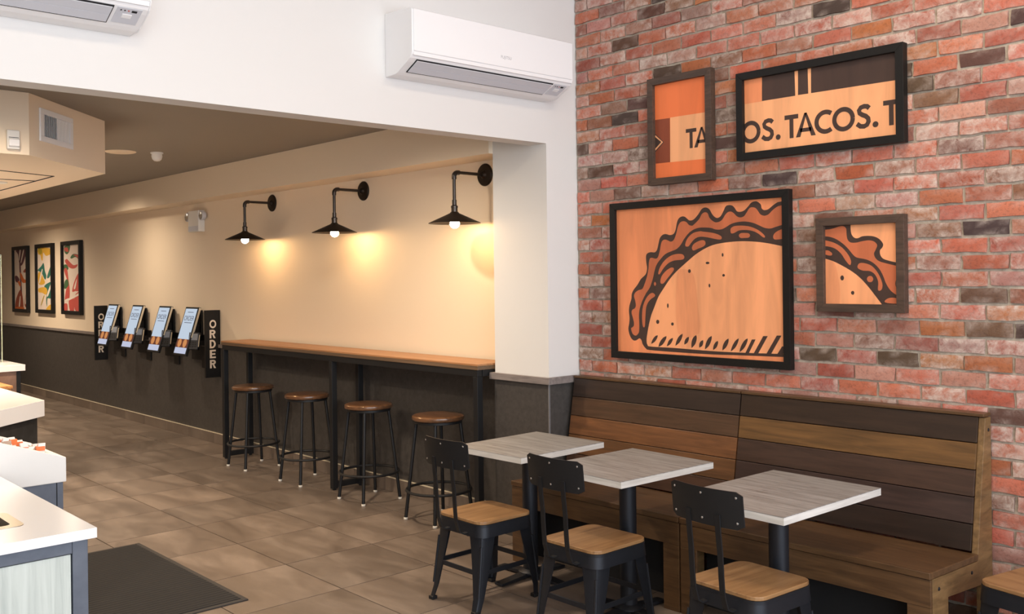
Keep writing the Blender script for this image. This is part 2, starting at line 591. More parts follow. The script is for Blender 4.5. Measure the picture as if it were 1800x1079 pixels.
# ------------------------------------------------------------------ brick wall
brick_wall = struct('wall_right', MB().box(XH + 0.0006, XF, YB + 0.011, 4.70, 0, ZD), M['mortar'])
PAL = [((184, 101, 78), 22), ((192, 110, 84), 18), ((170, 89, 67), 13), ((184, 110, 72), 10), ((160, 98, 80), 11),
       ((134, 90, 71), 9), ((102, 74, 62), 6), ((82, 62, 56), 4), ((188, 132, 115), 9), ((160, 113, 101), 8)]
PALW = [p for p, w in PAL for _ in range(w)]
CZ, Z0, CX, X0 = 0.0768, 1.6246, 0.2112, -1.847
rb = random.Random(11)


def brick_mesh(mb, x0, x1, z0, z1, cols, blooms):
    """one rough brick face with its edges, 40 triangles, relative to nothing: world coordinates"""
    n = 5
    proud = rb.uniform(0.0, 0.007)
    col = list(rb.choice(PALW))
    j = rb.uniform(0.88, 1.04)
    col = srgb(*[min(255, c * j + rb.uniform(-5, 5)) for c in col])
    bl = 0.0 if sum(col[:3]) < 0.25 else max(0.0, rb.gauss(0.28, 0.28))
    if rb.random() < 0.12: bl = 1.0
    base = len(mb.v)
    front = []
    for r in range(3):
        for c in range(n):
            u, w = c / (n - 1), r / 2
            x = x0 + (x1 - x0) * u + (rb.uniform(-.002, .002) if 0 < c < n - 1 else rb.uniform(-.0035, .0035))
            z = z0 + (z1 - z0) * w + rb.uniform(-.0032, .0032)
            edge = (c in (0, n - 1)) or (r in (0, 2))
            y = YB - proud + (rb.uniform(.003, .007) if edge else rb.uniform(-.003, .001))
            front.append((x, y, z))
    vs_ = list(front)
    fs_ = []
    for r in range(2):
        for c in range(n - 1):
            a = r * n + c
            fs_.append((a, a + 1, a + n + 1, a + n))
    ring = [c for c in range(n)] + [2 * n - 1] + [3 * n - 1 - c for c in range(n)] + [n]
    for i in ring:
        p = front[i]
        cx, cz = (x0 + x1) / 2, (z0 + z1) / 2
        vs_.append((cx + (p[0] - cx) * 1.008, YB + 0.0125, cz + (p[2] - cz) * 1.02))
    m = len(ring)
    for k in range(m):
        k2 = (k + 1) % m
        fs_.append((ring[k2], ring[k], 15 + k, 15 + k2))
    mb.add(vs_, fs_)
    cols += [col] * len(vs_)
    for i in range(len(vs_)):
        e = i >= 15 or i % n in (0, n - 1) or i // n in (0, 2)
        blooms.append(max(0.0, min(1.0, (bl * 1.1 + rb.uniform(-.2, .5)) if e else bl * rb.uniform(0.3, 0.8))))


def brick_obj(mb, cols, blooms, name='brick'):
    me = mb.mesh(name)
    ca = me.attributes.new('brick_colour', 'FLOAT_COLOR', 'POINT')
    ca.data.foreach_set('color', [c for k in cols for c in k])
    ba = me.attributes.new('brick_bloom', 'FLOAT', 'POINT')
    ba.data.foreach_set('value', blooms)
    me.materials.append(M['brick'])
    me.polygons.foreach_set('use_smooth', [True] * len(me.polygons))
    me.set_sharp_from_angle(angle=math.radians(50))
    o = bpy.data.objects.new(name, me)
    COL.objects.link(o)
    o.parent = brick_wall
    return o


HIDE = [(-3.955, -2.70, 1.17, 2.13), (-3.643, -3.18, 2.21, 2.85), (-3.022, -2.07, 2.30, 2.78), (-2.552, -2.07, 1.49, 1.97), (XH, -1.70, 0.0, 1.055)]


def seen_area(x0, x1, z0, z1):
    """how large a brick shows from the room's viewpoint"""
    ok = tot = 0
    for a in range(4):
        for b in range(3):
            p = Vector((x0 + (x1 - x0) * (a + .5) / 4, YB, z0 + (z1 - z0) * (b + .5) / 3))
            d = p - CAMP
            k = d.dot(fwd)
            px, py = 900 + 1679.6 * d.dot(rt) / k, 485.6 - 1679.6 * d.dot(up) / k
            tot += 1
            if 0 < px < 1800 and 0 < py < 1079 and not any(h[0] < p.x < h[1] and h[2] < p.z < h[3] for h in HIDE): ok += 1
    d = Vector(((x0 + x1) / 2, YB, (z0 + z1) / 2)) - CAMP
    return (x1 - x0) * (z1 - z0) * ok / tot / d.length ** 3


bl_ = []
for k in range(-21, 31):
    z0, z1 = Z0 + (k - 1) * CZ + 0.0065, Z0 + k * CZ - 0.0065
    if z1 < 0.05 or z1 > ZD: continue
    z0 = max(z0, 0.003)
    sh = X0 + (0 if k % 2 == 0 else CX / 2) + rb.uniform(-0.012, 0.012)
    n0 = int((XH - sh) / CX) - 1
    for i in range(n0, n0 + 40):
        x0, x1 = sh + i * CX + 0.0065, sh + (i + 1) * CX - 0.0065
        x0 += rb.uniform(-0.003, 0.003)
        x0 = max(x0, XH + 0.012)
        x1 = min(x1, XF - 0.01)
        if x1 - x0 < 0.03: continue
        bl_.append((seen_area(x0, x1, z0, z1), x0, x1, z0, z1))
bl_.sort(reverse=True)
for a, x0, x1, z0, z1 in [b for b in bl_[:300] if b[0] > 0]:
    mb, cs, bs = MB(), [], []
    brick_mesh(mb, x0, x1, z0, z1, cs, bs)
    brick_obj(mb, cs, bs)
mb, cs, bs = MB(), [], []
for a, x0, x1, z0, z1 in [b for b in bl_[:300] if b[0] <= 0] + bl_[300:]:
    brick_mesh(mb, x0, x1, z0, z1, cs, bs)
brick_obj(mb, cs, bs, 'brick_field')['kind'] = 'stuff'

# ------------------------------------------------------------------ benches
def bench(x0, x1, mats, label, open_end):
    t = thing('bench', label, 'bench', ((x0 + x1) / 2, 4.15, 0), group=None)
    ox, oy = (x0 + x1) / 2, 4.15
    a, b = x0 - ox, x1 - ox
    yb = YB - 0.012 - oy
    # end panels: tapered back post, seat support and two feet round an open arch
    prof = [(yb, 0), (yb, 1.045), (4.405 - oy, 1.045), (4.305 - oy, 0.4305), (3.86 - oy, 0.4495), (3.865 - oy, 0.0), (4.0 - oy, 0.0), (4.005 - oy, 0.345), (4.355 - oy, 0.318), (4.36 - oy, 0.0)]
    for s0, s1 in ((a, a + 0.028), (b - 0.028, b)):
        pf = prof if (s0 > 0 and open_end) else [prof[0], (prof[1][0], 1.045), (4.430 - oy, 1.045), (4.336 - oy, 0.4305)] + prof[4:]
        e = MB().prism(pf, 'x', s0, s1).build('end_panel', M['bench_end'], t, bevel=0.002)
        for yy, zz in ((3.915, 0.40), (4.24, 0.395), (4.435, 0.99)):
            sx = s1 if s0 > 0 else s0
            sg = 1 if s0 > 0 else -1
            MB().lathe([(0.008, 0), (0.008, 0.002), (0.005, 0.004)], 10, (sx - (0.0 if sg > 0 else 0.004), yy - oy, zz), 'x').build('bolt', M['steel'], e, smooth=True)
    # backrest planks on the sloping face
    n = 5
    zt, zb_, yt, ybt = 1.050, 0.468, 4.395, 4.298
    for i in range(n):
        za, zc = zt - (zt - zb_) * i / n - 0.002, zt - (zt - zb_) * (i + 1) / n + 0.002
        ya = yt - (yt - ybt) * i / n - oy
        yc = yt - (yt - ybt) * (i + 1) / n - oy
        MB().prism([(ya, za), (yc, zc), (yc + 0.02, zc), (ya + 0.02, za)], 'x', a, b - (0.0285 if open_end else 0.0)).build('back_plank', mats[i], t, bevel=0.0015)
    MB().box(a, b, 4.388 - oy, yb, 1.0505, 1.064).build('top_cap', M['bench_wood'], t, bevel=0.002)
    MB().prism([(3.835 - oy, 0.452), (3.835 - oy, 0.480), (4.312 - oy, 0.460), (4.312 - oy, 0.432)], 'x', a - 0.0, b + 0.0).build('seat', M['bench_wood'], t, bevel=0.003)
    MB().box(a + 0.001, b - 0.001, 3.842 - oy, 3.8585 - oy, 0.335, 0.4490).build('apron', M['bench_wood'], t, bevel=0.002)
    for s0, s1 in ((a + 0.001, a + 0.10), (b - 0.10, b - 0.001)):
        MB().box(s0, s1, 3.842 - oy, 3.8585 - oy, 0.0, 0.3345).build('front_leg', M['bench_wood'], t, bevel=0.002)
    MB().box(a + 0.03, b - 0.03, 4.02 - oy, 4.03 - oy, 0.0, 0.43).build('kick_panel', M['bench_dark'], t)
    return t


bench(-4.236, -2.992, M['plank_l'], 'plank-back wooden bench against the brick wall, next to the white pillar', False)
bench(-2.984, -1.722, M['plank_r'], 'plank-back wooden bench with its open side panel showing, below the small square picture', True)


# ------------------------------------------------------------------ cafe tables
def cafe_table(cx, cy, w, d, rz, label):
    t = thing('cafe_table', label, 'table', (cx, cy, 0), rz, 'square cafe tables along the bench')
    H = 0.75
    top = MB().box(-w / 2, w / 2, -d / 2, d / 2, H - 0.0025, H).build('table_top', M['table_top'], t)
    MB().box(-w / 2, w / 2, -d / 2, d / 2, H - 0.032, H - 0.0026).build('edge_band', M['table_edge'], t)
    MB().box(-0.15, 0.15, -0.15, 0.15, H - 0.040, H - 0.0325).build('mounting_plate', M['steel'], t)
    MB().lathe([(0.043, 0.03), (0.043, H - 0.0402)], 24).build('column', M['steel'], t, smooth=True)
    MB().lathe([(0.07, 0.026), (0.07, 0.034), (0.045, 0.05)], 24).build('collar', M['steel'], t, smooth=True)
    for dx, dy in ((1, 0), (-1, 0), (0, 1), (0, -1)):
        m = MB()
        L = 0.25
        m.prism([(0.0, 0.012), (L, 0.004), (L, 0.016), (0.0, 0.036)], 'y', -0.03, 0.03)
        m.xf(Matrix.Rotation(math.atan2(dy, dx), 4, 'Z'))
        a = m.build('base_arm', M['steel'], t, bevel=0.002)
        MB().lathe([(0.016, 0.0), (0.016, 0.0045)], 12, (dx * (L - 0.02), dy * (L - 0.02), 0)).build('levelling_foot', M['black_steel'], a)
    return t


cafe_table(-3.943, 3.715, 0.545, 0.655, math.radians(1), 'weathered grey square cafe table nearest the white pillar, warm-lit top')
cafe_table(-3.172, 3.665, 0.548, 0.678, math.radians(-2), 'weathered grey square cafe table, middle one of the three')
cafe_table(-2.302, 3.655, 0.548, 0.75, math.radians(-1.5), 'weathered grey square cafe table in front of the right-hand bench, nearest the viewer')


# ------------------------------------------------------------------ cafe chairs (seat opens towards +y, backrest at -y)
def cafe_chair(label):
    t = thing('cafe_chair', label, 'chair', group='black metal cafe chairs with wooden seats')
    # wooden seat and pressed metal seat pan
    MB().prism(rrect(0.365, 0.365, 0.055), 'z', 0.440, 0.456).build('seat', M['seat_wood'], t, bevel=0.004, seg=3)
    pan = MB()
    o_, i_ = rrect(0.372, 0.372, 0.06), rrect(0.352, 0.352, 0.05)
    pan.prism(rrect(0.372, 0.372, 0.06), 'z', 0.425, 0.4395)
    n = len(o_)
    vs_ = [(p[0], p[1], 0.425) for p in o_] + [(p[0] * 1.02, p[1] * 1.02, 0.375) for p in o_] + [(p[0], p[1], 0.375) for p in i_] + [(p[0], p[1], 0.424) for p in i_]
    fs_ = []
    for r in range(3):
        for k in range(n):
            k2 = (k + 1) % n
            fs_.append((r * n + k, r * n + k2, (r + 1) * n + k2, (r + 1) * n + k))
    pan.add(vs_, fs_)
    pan.build('seat_pan', M['steel'], t, smooth=True)
    # four folded sheet-metal legs, wide at the top and narrow at the floor, with a pressed rib
    for sx in (-1, 1):
        for sy in (-1, 1):
            out = 0.235 if sy < 0 else 0.205
            ring = []
            levels = [(0.415, 0.176, 0.176, 0.098), (0.30, 0.180, 0.184, 0.078), (0.16, 0.184, 0.200, 0.054), (0.07, 0.186, 0.212, 0.040), (0.0, 0.190, out + 0.004, 0.032)]
            m = MB()
            th = 0.004
            rows = []
            for (z, px, py, wd) in levels:
                py2 = py if z > 0.05 else out
                X, Y = sx * px, sy * py2
                # L section folded round the outer corner, corner slightly rounded
                c = 0.3 * wd
                pts = [(X - sx * wd, Y), (X - sx * c, Y), (X - sx * c * 0.3, Y - sy * c * 0.3), (X, Y - sy * c), (X, Y - sy * wd)]
                ipts = [(X - sx * wd, Y - sy * th), (X - sx * c, Y - sy * th), (X - sx * (c * 0.3 + th), Y - sy * (c * 0.3 + th)), (X - sx * th, Y - sy * c), (X - sx * th, Y - sy * wd)]
                rows.append([(p[0], p[1], z) for p in pts + ipts[::-1]])
            vs_ = [p for r in rows for p in r]
            nn = 10
            fs_ = []
            for r in range(len(rows) - 1):
                for k in range(nn):
                    k2 = (k + 1) % nn
                    fs_.append((r * nn + k, r * nn + k2, (r + 1) * nn + k2, (r + 1) * nn + k))
            fs_.append(tuple(range(nn)))
            fs_.append(tuple((len(rows) - 1) * nn + k for k in range(nn)))
            m.add(vs_, fs_)
            lg = m.build('leg', M['steel'], t, smooth=True)
            q = MB()
            q.tube([(sx * 0.1715, sy * 0.1747, 0.33), (sx * 0.1790, sy * 0.1932, 0.18), (sx * 0.1820, sy * 0.2062, 0.085)], 0.0075, 8)
            q.build('pressed_rib', M['steel'], lg, smooth=True)
            f = MB().box(sx * 0.157, sx * 0.191, sy * (out - 0.031), sy * (out + 0.003), 0.0, 0.018)
            f.build('foot_cap', M['black_steel'], lg, bevel=0.003)
    # low stretchers on all four sides
    for s in (-1, 1):
        MB().box(s * 0.170, s * 0.178, -0.186, 0.186, 0.185, 0.210).build('stretcher', M['steel'], t, bevel=0.002)
        MB().box(-0.172, 0.172, s * 0.186, s * 0.194, 0.185, 0.210).build('stretcher', M['steel'], t, bevel=0.002)
    # two flat bars hooked under the seat carry the curved back plate
    for s in (-1, 1):
        path = [(-0.150, 0.392), (-0.215, 0.389), (-0.240, 0.404), (-0.258, 0.46), (-0.264, 0.53), (-0.269, 0.62), (-0.279, 0.70), (-0.285, 0.775)]
        x = 0.073 * s
        m = MB()
        w, th = 0.0125, 0.006
        for i in range(len(path) - 1):
            (y0, z0), (y1, z1) = path[i], path[i + 1]
            d = Vector((y1 - y0, z1 - z0)).normalized()
            nx, nz = -d.y * th / 2, d.x * th / 2
            m.add([(x - w, y0 + nx, z0 + nz), (x + w, y0 + nx, z0 + nz), (x + w, y0 - nx, z0 - nz), (x - w, y0 - nx, z0 - nz),
                   (x - w, y1 + nx, z1 + nz), (x + w, y1 + nx, z1 + nz), (x + w, y1 - nx, z1 - nz), (x - w, y1 - nx, z1 - nz)],
                  [(0, 1, 2, 3), (4, 7, 6, 5), (0, 4, 5, 1), (1, 5, 6, 2), (2, 6, 7, 3), (3, 7, 4, 0)])
        br = m.build('back_bar', M['black_steel'], t)
        MB().lathe([(0.011, -0.012), (0.011, 0.0), (0.006, 0.004)], 10, (x, -0.175, 0.383)).build('bolt', M['steel'], br, smooth=True)
    m = MB()
    N = 14
    W2 = 0.178
    z0, z1 = 0.727, 0.873
    prof = []
    for i in range(N + 1):
        u = -1 + 2 * i / N
        x = u * W2
        e = max(0.0, abs(u) - 0.93) / 0.07
        cut = 0.014 * (1 - math.sqrt(max(0.0, 1 - e * e)))
        yb_ = -0.296 + 0.030 * u * u
        prof.append((x, yb_, z0 + cut, z1 - cut))
    vs_ = []
    for (x, y, a, b) in prof:
        vs_ += [(x, y + 0.012, a), (x, y, b), (x, y + 0.0055, b), (x, y + 0.0175, a)]
    fs_ = []
    for i in range(N):
        for k in range(4):
            k2 = (k + 1) % 4
            fs_.append((i * 4 + k, i * 4 + k2, i * 4 + 4 + k2, i * 4 + 4 + k))
    fs_ += [(0, 1, 2, 3), (N * 4, N * 4 + 1, N * 4 + 2, N * 4 + 3)]
    m.add(vs_, fs_)
    plate = m.build('back_plate', M['black_steel'], t, smooth=True)
    for u in (-0.86, 0.0, 0.86):
        for zz in (0.752, 0.850):
            y = -0.296 + 0.030 * u * u + 0.012 * (z1 - zz) / (z1 - z0)
            MB().lathe([(0.0052, 0.001), (0.0048, -0.0015), (0.002, -0.003)], 8, (u * W2, y, zz), 'y').build('rivet', M['rivet'], plate, smooth=True)
    return t


ch = cafe_chair('black metal cafe chair with a wooden seat, at the table nearest the white pillar')
ch.location = (-3.858, 3.306, 0)
c2 = copy_tree(ch, label='black metal cafe chair with a wooden seat, at the middle table')
c2.location = (-3.102, 3.340, 0)
c3 = copy_tree(ch, label='black metal cafe chair with a wooden seat, at the table nearest the viewer')
c3.location = (-2.240, 3.336, 0)
c3.rotation_euler = (0, 0, math.radians(-4))
c4 = copy_tree(ch, label='black metal cafe chair cut off by the right edge, past the end of the bench')
c4.location = (-1.375, 4.10, 0)
c4.rotation_euler = (0, 0, math.radians(78))


# ------------------------------------------------------------------ bar counter
t = thing('bar_counter', 'long narrow bar-height counter with wooden top and black steel legs along the wall', 'counter', (-6.7, 4.25, 0))
ox, oy = -6.7, 4.25
a, b, f, k = -8.60 - ox, -4.822 - ox, 4.082 - oy, 4.388 - oy
MB().box(a, b, f, k, 1.108, 1.120).build('counter_top', M['bar_top'], t, bevel=0.001)
MB().box(a, b, f, k, 1.082, 1.1075).build('edge_band', M['bar_edge'], t, bevel=0.001)
MB().box(a + 0.01, b - 0.01, f + 0.006, f + 0.046, 1.036, 1.0815).build('front_rail', M['black_steel'], t, bevel=0.002)
MB().box(a + 0.01, b - 0.01, k - 0.05, k - 0.01, 1.036, 1.0815).build('rear_rail', M['black_steel'], t, bevel=0.002)
for x in (-8.572, -6.655, -4.853):
    x -= ox
    h = 0.023
    for y0 in (f + 0.004, k - 0.052):
        lg = MB().box(x - h, x + h, y0, y0 + 0.046, 0.012, 1.0355).build('leg', M['black_steel'], t, bevel=0.002)
        MB().lathe([(0.014, 0), (0.014, 0.0118)], 10, (x, y0 + 0.023, 0)).build('levelling_foot', M['black_steel'], lg)
    MB().box(x - h, x + h, f + 0.0505, k - 0.0525, 0.022, 0.066).build('foot_rail', M['black_steel'], t, bevel=0.002)
    MB().box(x - h, x + h, f + 0.0505, k - 0.0525, 1.036, 1.0815).build('cross_rail', M['black_steel'], t, bevel=0.002)


# ------------------------------------------------------------------ bar stools
def stool(label):
    t = thing('bar_stool', label, 'stool', group='round wooden bar stools at the counter')
    MB().lathe([(0.02, 0.700), (0.170, 0.700), (0.182, 0.706), (0.186, 0.716), (0.183, 0.729), (0.174, 0.736), (0.155, 0.738), (0.02, 0.735)], 40).build('seat', M['stool_wood'], t, smooth=True)
    MB().lathe([(0.12, 0.682), (0.168, 0.682), (0.170, 0.684), (0.170, 0.6995), (0.12, 0.6995)], 36).build('seat_ring', M['black_steel'], t, smooth=True)
    R0, R1 = 0.155, 0.236
    for i in range(4):
        an = math.radians(45 + 90 * i)
        c, s = math.cos(an), math.sin(an)
        lg = MB().tube([(R0 * c, R0 * s, 0.683), (R1 * c, R1 * s, 0.012)], 0.0125, 12).build('leg', M['black_steel'], t, smooth=True)
        MB().lathe([(0.013, 0.0), (0.0155, 0.003), (0.0155, 0.014), (0.0128, 0.016)], 12, (R1 * c, R1 * s, 0)).build('glide', M['glide'], lg, smooth=True)
    MB().torus(0.226, 0.010, (0, 0, 0.215), 40, 8).build('foot_ring', M['black_steel'], t, smooth=True)
    return t


names = ['round wooden bar stool farthest from the pillar, beside the ORDER sign', 'round wooden bar stool, second from the ORDER sign, just left of the middle counter leg',
         'round wooden bar stool just right of the middle counter leg', 'round wooden bar stool nearest the pillar, behind the first cafe chair']
st = None
for i, (x, y) in enumerate(((-8.04, 4.12), (-7.11, 4.135), (-6.19, 4.135), (-5.315, 4.13))):
    o = stool(names[0]) if st is None else copy_tree(st, label=names[i])
    if st is None: st = o
    o.location = (x, y, 0)


# ------------------------------------------------------------------ pipe wall lamps
def wall_lamp(x, label):
    t = thing('wall_lamp', label, 'lamp', (x, YW, 2.42), group='industrial pipe wall lamps')
    A = -0.285
    MB().lathe([(0.080, 0.0), (0.080, -0.006), (0.072, -0.014), (0.030, -0.018), (0.022, -0.030), (0.017, -0.034)], 32, (0, -0.001, 0), 'y').build('wall_plate', M['shade'], t, smooth=True)
    pts = [(0, -0.03, 0), (0, A + 0.03, 0)]
    arc = [(0, A + 0.03 - 0.03 * math.sin(math.radians(q)), -0.03 + 0.03 * math.cos(math.radians(q))) for q in range(0, 91, 15)]
    MB().tube(pts + arc[1:] + [(0, A, -0.20)], 0.0115, 12).build('pipe_arm', M['pipe'], t, smooth=True)
    MB().tube([(0, A + 0.045, 0), (0, A + 0.03, 0)] + arc[1:] + [(0, A, -0.048)], 0.0165, 12).build('elbow', M['pipe'], t, smooth=True)
    MB().lathe([(0.0155, -0.19), (0.0155, -0.225), (0.024, -0.232), (0.024, -0.245), (0.022, -0.246), (0.022, -0.285)], 20, (0, A, 0)).build('socket_cup', M['pipe'], t, smooth=True)
    sh = MB()
    prof = [(0.024, -0.272), (0.034, -0.282), (0.178, -0.347), (0.181, -0.352), (0.177, -0.352), (0.034, -0.287), (0.026, -0.284)]
    n0, seg = 0, 48
    for (r, h) in prof:
        for i in range(seg):
            an = 2 * math.pi * i / seg
            sh.v.append((r * math.cos(an), A + r * math.sin(an), h))
    for i in range(len(prof) - 1):
        for j in range(seg):
            j2 = (j + 1) % seg
            sh.f.append((i * seg + j, i * seg + j2, (i + 1) * seg + j2, (i + 1) * seg + j))
    sh.build('shade', M['shade'], t, smooth=True)
    bp = [(0.012, -0.288), (0.014, -0.310)]
    for i in range(9):
        an = math.radians(-60 + 150 * i / 8)
        bp.append((0.034 * math.cos(an) if i < 8 else 0.001, -0.352 - 0.034 * math.sin(an)))
    MB().lathe(bp, 20, (0, A, 0)).build('bulb', M['bulb'], t, smooth=True)
    return t


wall_lamp(-8.20, 'dark pipe wall lamp with flat cone shade, farthest of three, nearest the emergency light')
wall_lamp(-6.655, 'dark pipe wall lamp with a flat cone shade, middle one above the bar counter')
wall_lamp(-5.117, 'dark pipe wall lamp with a flat cone shade, next to the white pillar')


# ------------------------------------------------------------------ recessed downlights of the corridor ceiling
def downlight(x, y, z, power, label, ang=110, blend=0.5, col=(1.0, 0.81, 0.60)):
    t = thing('downlight', label, 'downlight', (x, y, z), group='recessed downlights')
    m = MB()
    m.lathe([(0.075, -0.001), (0.095, -0.001), (0.095, -0.006), (0.078, -0.006)], 28)
    m.build('trim_ring', M['white_plastic'], t, smooth=True)
    MB().lathe([(0.0745, -0.0015), (0.0745, -0.004)], 24).build('lens', M['downlight'], t)
    l = bpy.data.lights.new('downlight_beam', 'SPOT')
    l.energy = power
    l.color = col
    l.spot_size = math.radians(ang)
    l.spot_blend = blend
    l.shadow_soft_size = 0.06
    lo = bpy.data.objects.new('downlight_beam', l)
    COL.objects.link(lo)
    lo.location = (0, 0, -0.03)
    lo.parent = t
    return t


downlight(-11.0, 3.47, ZC, 121, 'recessed downlight close to the corridor wall above the order screens', 165, 1.0)
downlight(-5.30, 3.10, ZC, 178, 'recessed downlight behind the header, above the bar stools', 165, 1.0)
downlight(-5.30, 1.30, ZC, 170, 'recessed downlight behind the header, beside the bulkhead', 165, 1.0)
downlight(-14.6, 3.10, ZC, 298, 'recessed downlight in the far corridor ceiling', 165, 1.0)
downlight(-8.9, 1.45, 2.45, 213, 'recessed downlight under the bulkhead, near the service counter', 165, 1.0)
downlight(-7.86, 1.95, 2.45, 185, 'recessed downlight under the bulkhead at its chamfered corner', 165, 1.0)
downlight(-11.9, 1.7, 2.45, 270, 'recessed downlight under the bulkhead, far end', 165, 1.0)


# ------------------------------------------------------------------ lettering (thick strokes in a unit-high box)
def ribbon(path, w):
    n = len(path)
    L, R = [], []
    for i in range(n):
        a, b = path[max(i - 1, 0)], path[min(i + 1, n - 1)]
        d = Vector((b[0] - a[0], b[1] - a[1])).normalized()
        L.append((path[i][0] - d.y * w / 2, path[i][1] + d.x * w / 2))
        R.append((path[i][0] + d.y * w / 2, path[i][1] - d.x * w / 2))
    return [[L[i], L[i + 1], R[i + 1], R[i]] for i in range(n - 1)]


def arc(cx, cy, rx, ry, a0, a1, n=18):
    return [(cx + rx * math.cos(math.radians(a0 + (a1 - a0) * k / n)), cy + ry * math.sin(math.radians(a0 + (a1 - a0) * k / n))) for k in range(n + 1)]


def qd(x0, x1, y0, y1): return [(x0, y0), (x1, y0), (x1, y1), (x0, y1)]


def glyph(c, w=0.19):
    h = w / 2
    if c == 'T': return [qd(0, .66, 1 - w, 1), qd(.33 - h, .33 + h, 0, 1 - w)]
    if c == 'A': return [[(0, 0), (w * 1.08, 0), (.45 + h * .55, 1), (.45 - h * .55, 1)], [(.9 - w * 1.08, 0), (.9, 0), (.45 + h * .55, 1), (.45 - h * .55, 1)], qd(.2, .7, .2, .2 + w * .85)]
    if c == 'O': return ribbon(arc(.5, .5, .5 - h, .5 - h, 0, 360, 36), w)
    if c == 'C': return ribbon(arc(.5, .5, .5 - h, .5 - h, 52, 308, 28), w)
    if c == 'S': return ribbon([(.58, .80), (.49, .885), (.36, .905), (.22, .87), (.145, .765), (.17, .65), (.29, .565), (.43, .50), (.53, .40), (.545, .27), (.48, .15), (.36, .097), (.20, .115), (.05, .23)], w)
    if c == '.': return [arc(.12, .12, .12, .12, 0, 360, 16)[:-1]]
    if c == 'R': return [qd(0, w, 0, 1)] + ribbon([(w * .9, 1 - h), (.38, 1 - h)] + arc(.38, .715, .19, .285 - h, 90, -90, 10) + [(w * .9, .43 + h)], w) + [[(.30, .45), (.48, .45), (.68, 0), (.46, 0)]]
    if c == 'D': return [qd(0, w, 0, 1)] + ribbon([(w * .9, 1 - h), (.3, 1 - h)] + arc(.3, .5, .36 - h * .3, .5 - h, 90, -90, 14) + [(w * .9, h)], w)
    if c == 'E': return [qd(0, w, 0, 1), qd(w, .58, 1 - w, 1), qd(w, .53, .5 - h, .5 + h), qd(w, .58, 0, w)]
    return []


def clip(poly, x0, x1, y0, y1):
    for ax, lim, sg in ((0, x0, 1), (0, x1, -1), (1, y0, 1), (1, y1, -1)):
        out = []
        for i in range(len(poly)):
            p, q_ = poly[i - 1], poly[i]
            dp, dq = sg * (p[ax] - lim), sg * (q_[ax] - lim)
            if dp * dq < 0:
                t_ = dp / (dp - dq)
                out.append((p[0] + (q_[0] - p[0]) * t_, p[1] + (q_[1] - p[1]) * t_))
            if dq >= 0: out.append(q_)
        poly = out
        if len(poly) < 3: return []
    return poly


def flat(mb, poly, y):
    """a flat printed area facing -y at depth y"""
    tr = tessellate_polygon([[Vector((p[0], p[1], 0)) for p in poly]])
    return mb.add([(p[0], y, p[1]) for p in poly], [tuple(t_) for t_ in tr])


def print_layer(name, polys, y, mat, parent, smooth=True, rect=None):
    mb = MB()
    for p in polys:
        p = [tuple(k) for k in p]
        if smooth: p = smooth_poly(p)
        if rect and not smooth: p = clip(p, *rect)
        if len(p) >= 3: flat(mb, p, y)
    me = mb.mesh(name)
    me.materials.append(mat)
    # printed faces look out of the wall
    for pl in me.polygons:
        if pl.normal.y > 0: pl.flip()
    o = bpy.data.objects.new(name, me)
    COL.objects.link(o)
    o.parent = parent
    return o


def picture(x0, x1, z0, z1, yw, depth, border, fmat, bmat, label, cat='picture', group=None, rec=0.022):
    """framed board hung on a wall plane; local origin at its lower left corner, on the wall"""
    t = thing('framed_print', label, cat, (x0, yw, z0), group=group)
    w, h = x1 - x0, z1 - z0
    for nm, pl in (('frame_rail', [(0, 0), (w, 0), (w - border, border), (border, border)]), ('frame_rail', [(0, h), (border, h - border), (w - border, h - border), (w, h)]),
                   ('frame_stile', [(0, 0), (border, border), (border, h - border), (0, h)]), ('frame_stile', [(w, 0), (w, h), (w - border, h - border), (w - border, border)])):
        MB().prism(pl, 'y', -depth, -0.002).build(nm, fmat, t, bevel=0.0012)
    MB().box(border - 0.006, w - border + 0.006, -rec, -0.004, border - 0.006, h - border + 0.006).build('print_board', bmat, t)
    return t, w, h, border


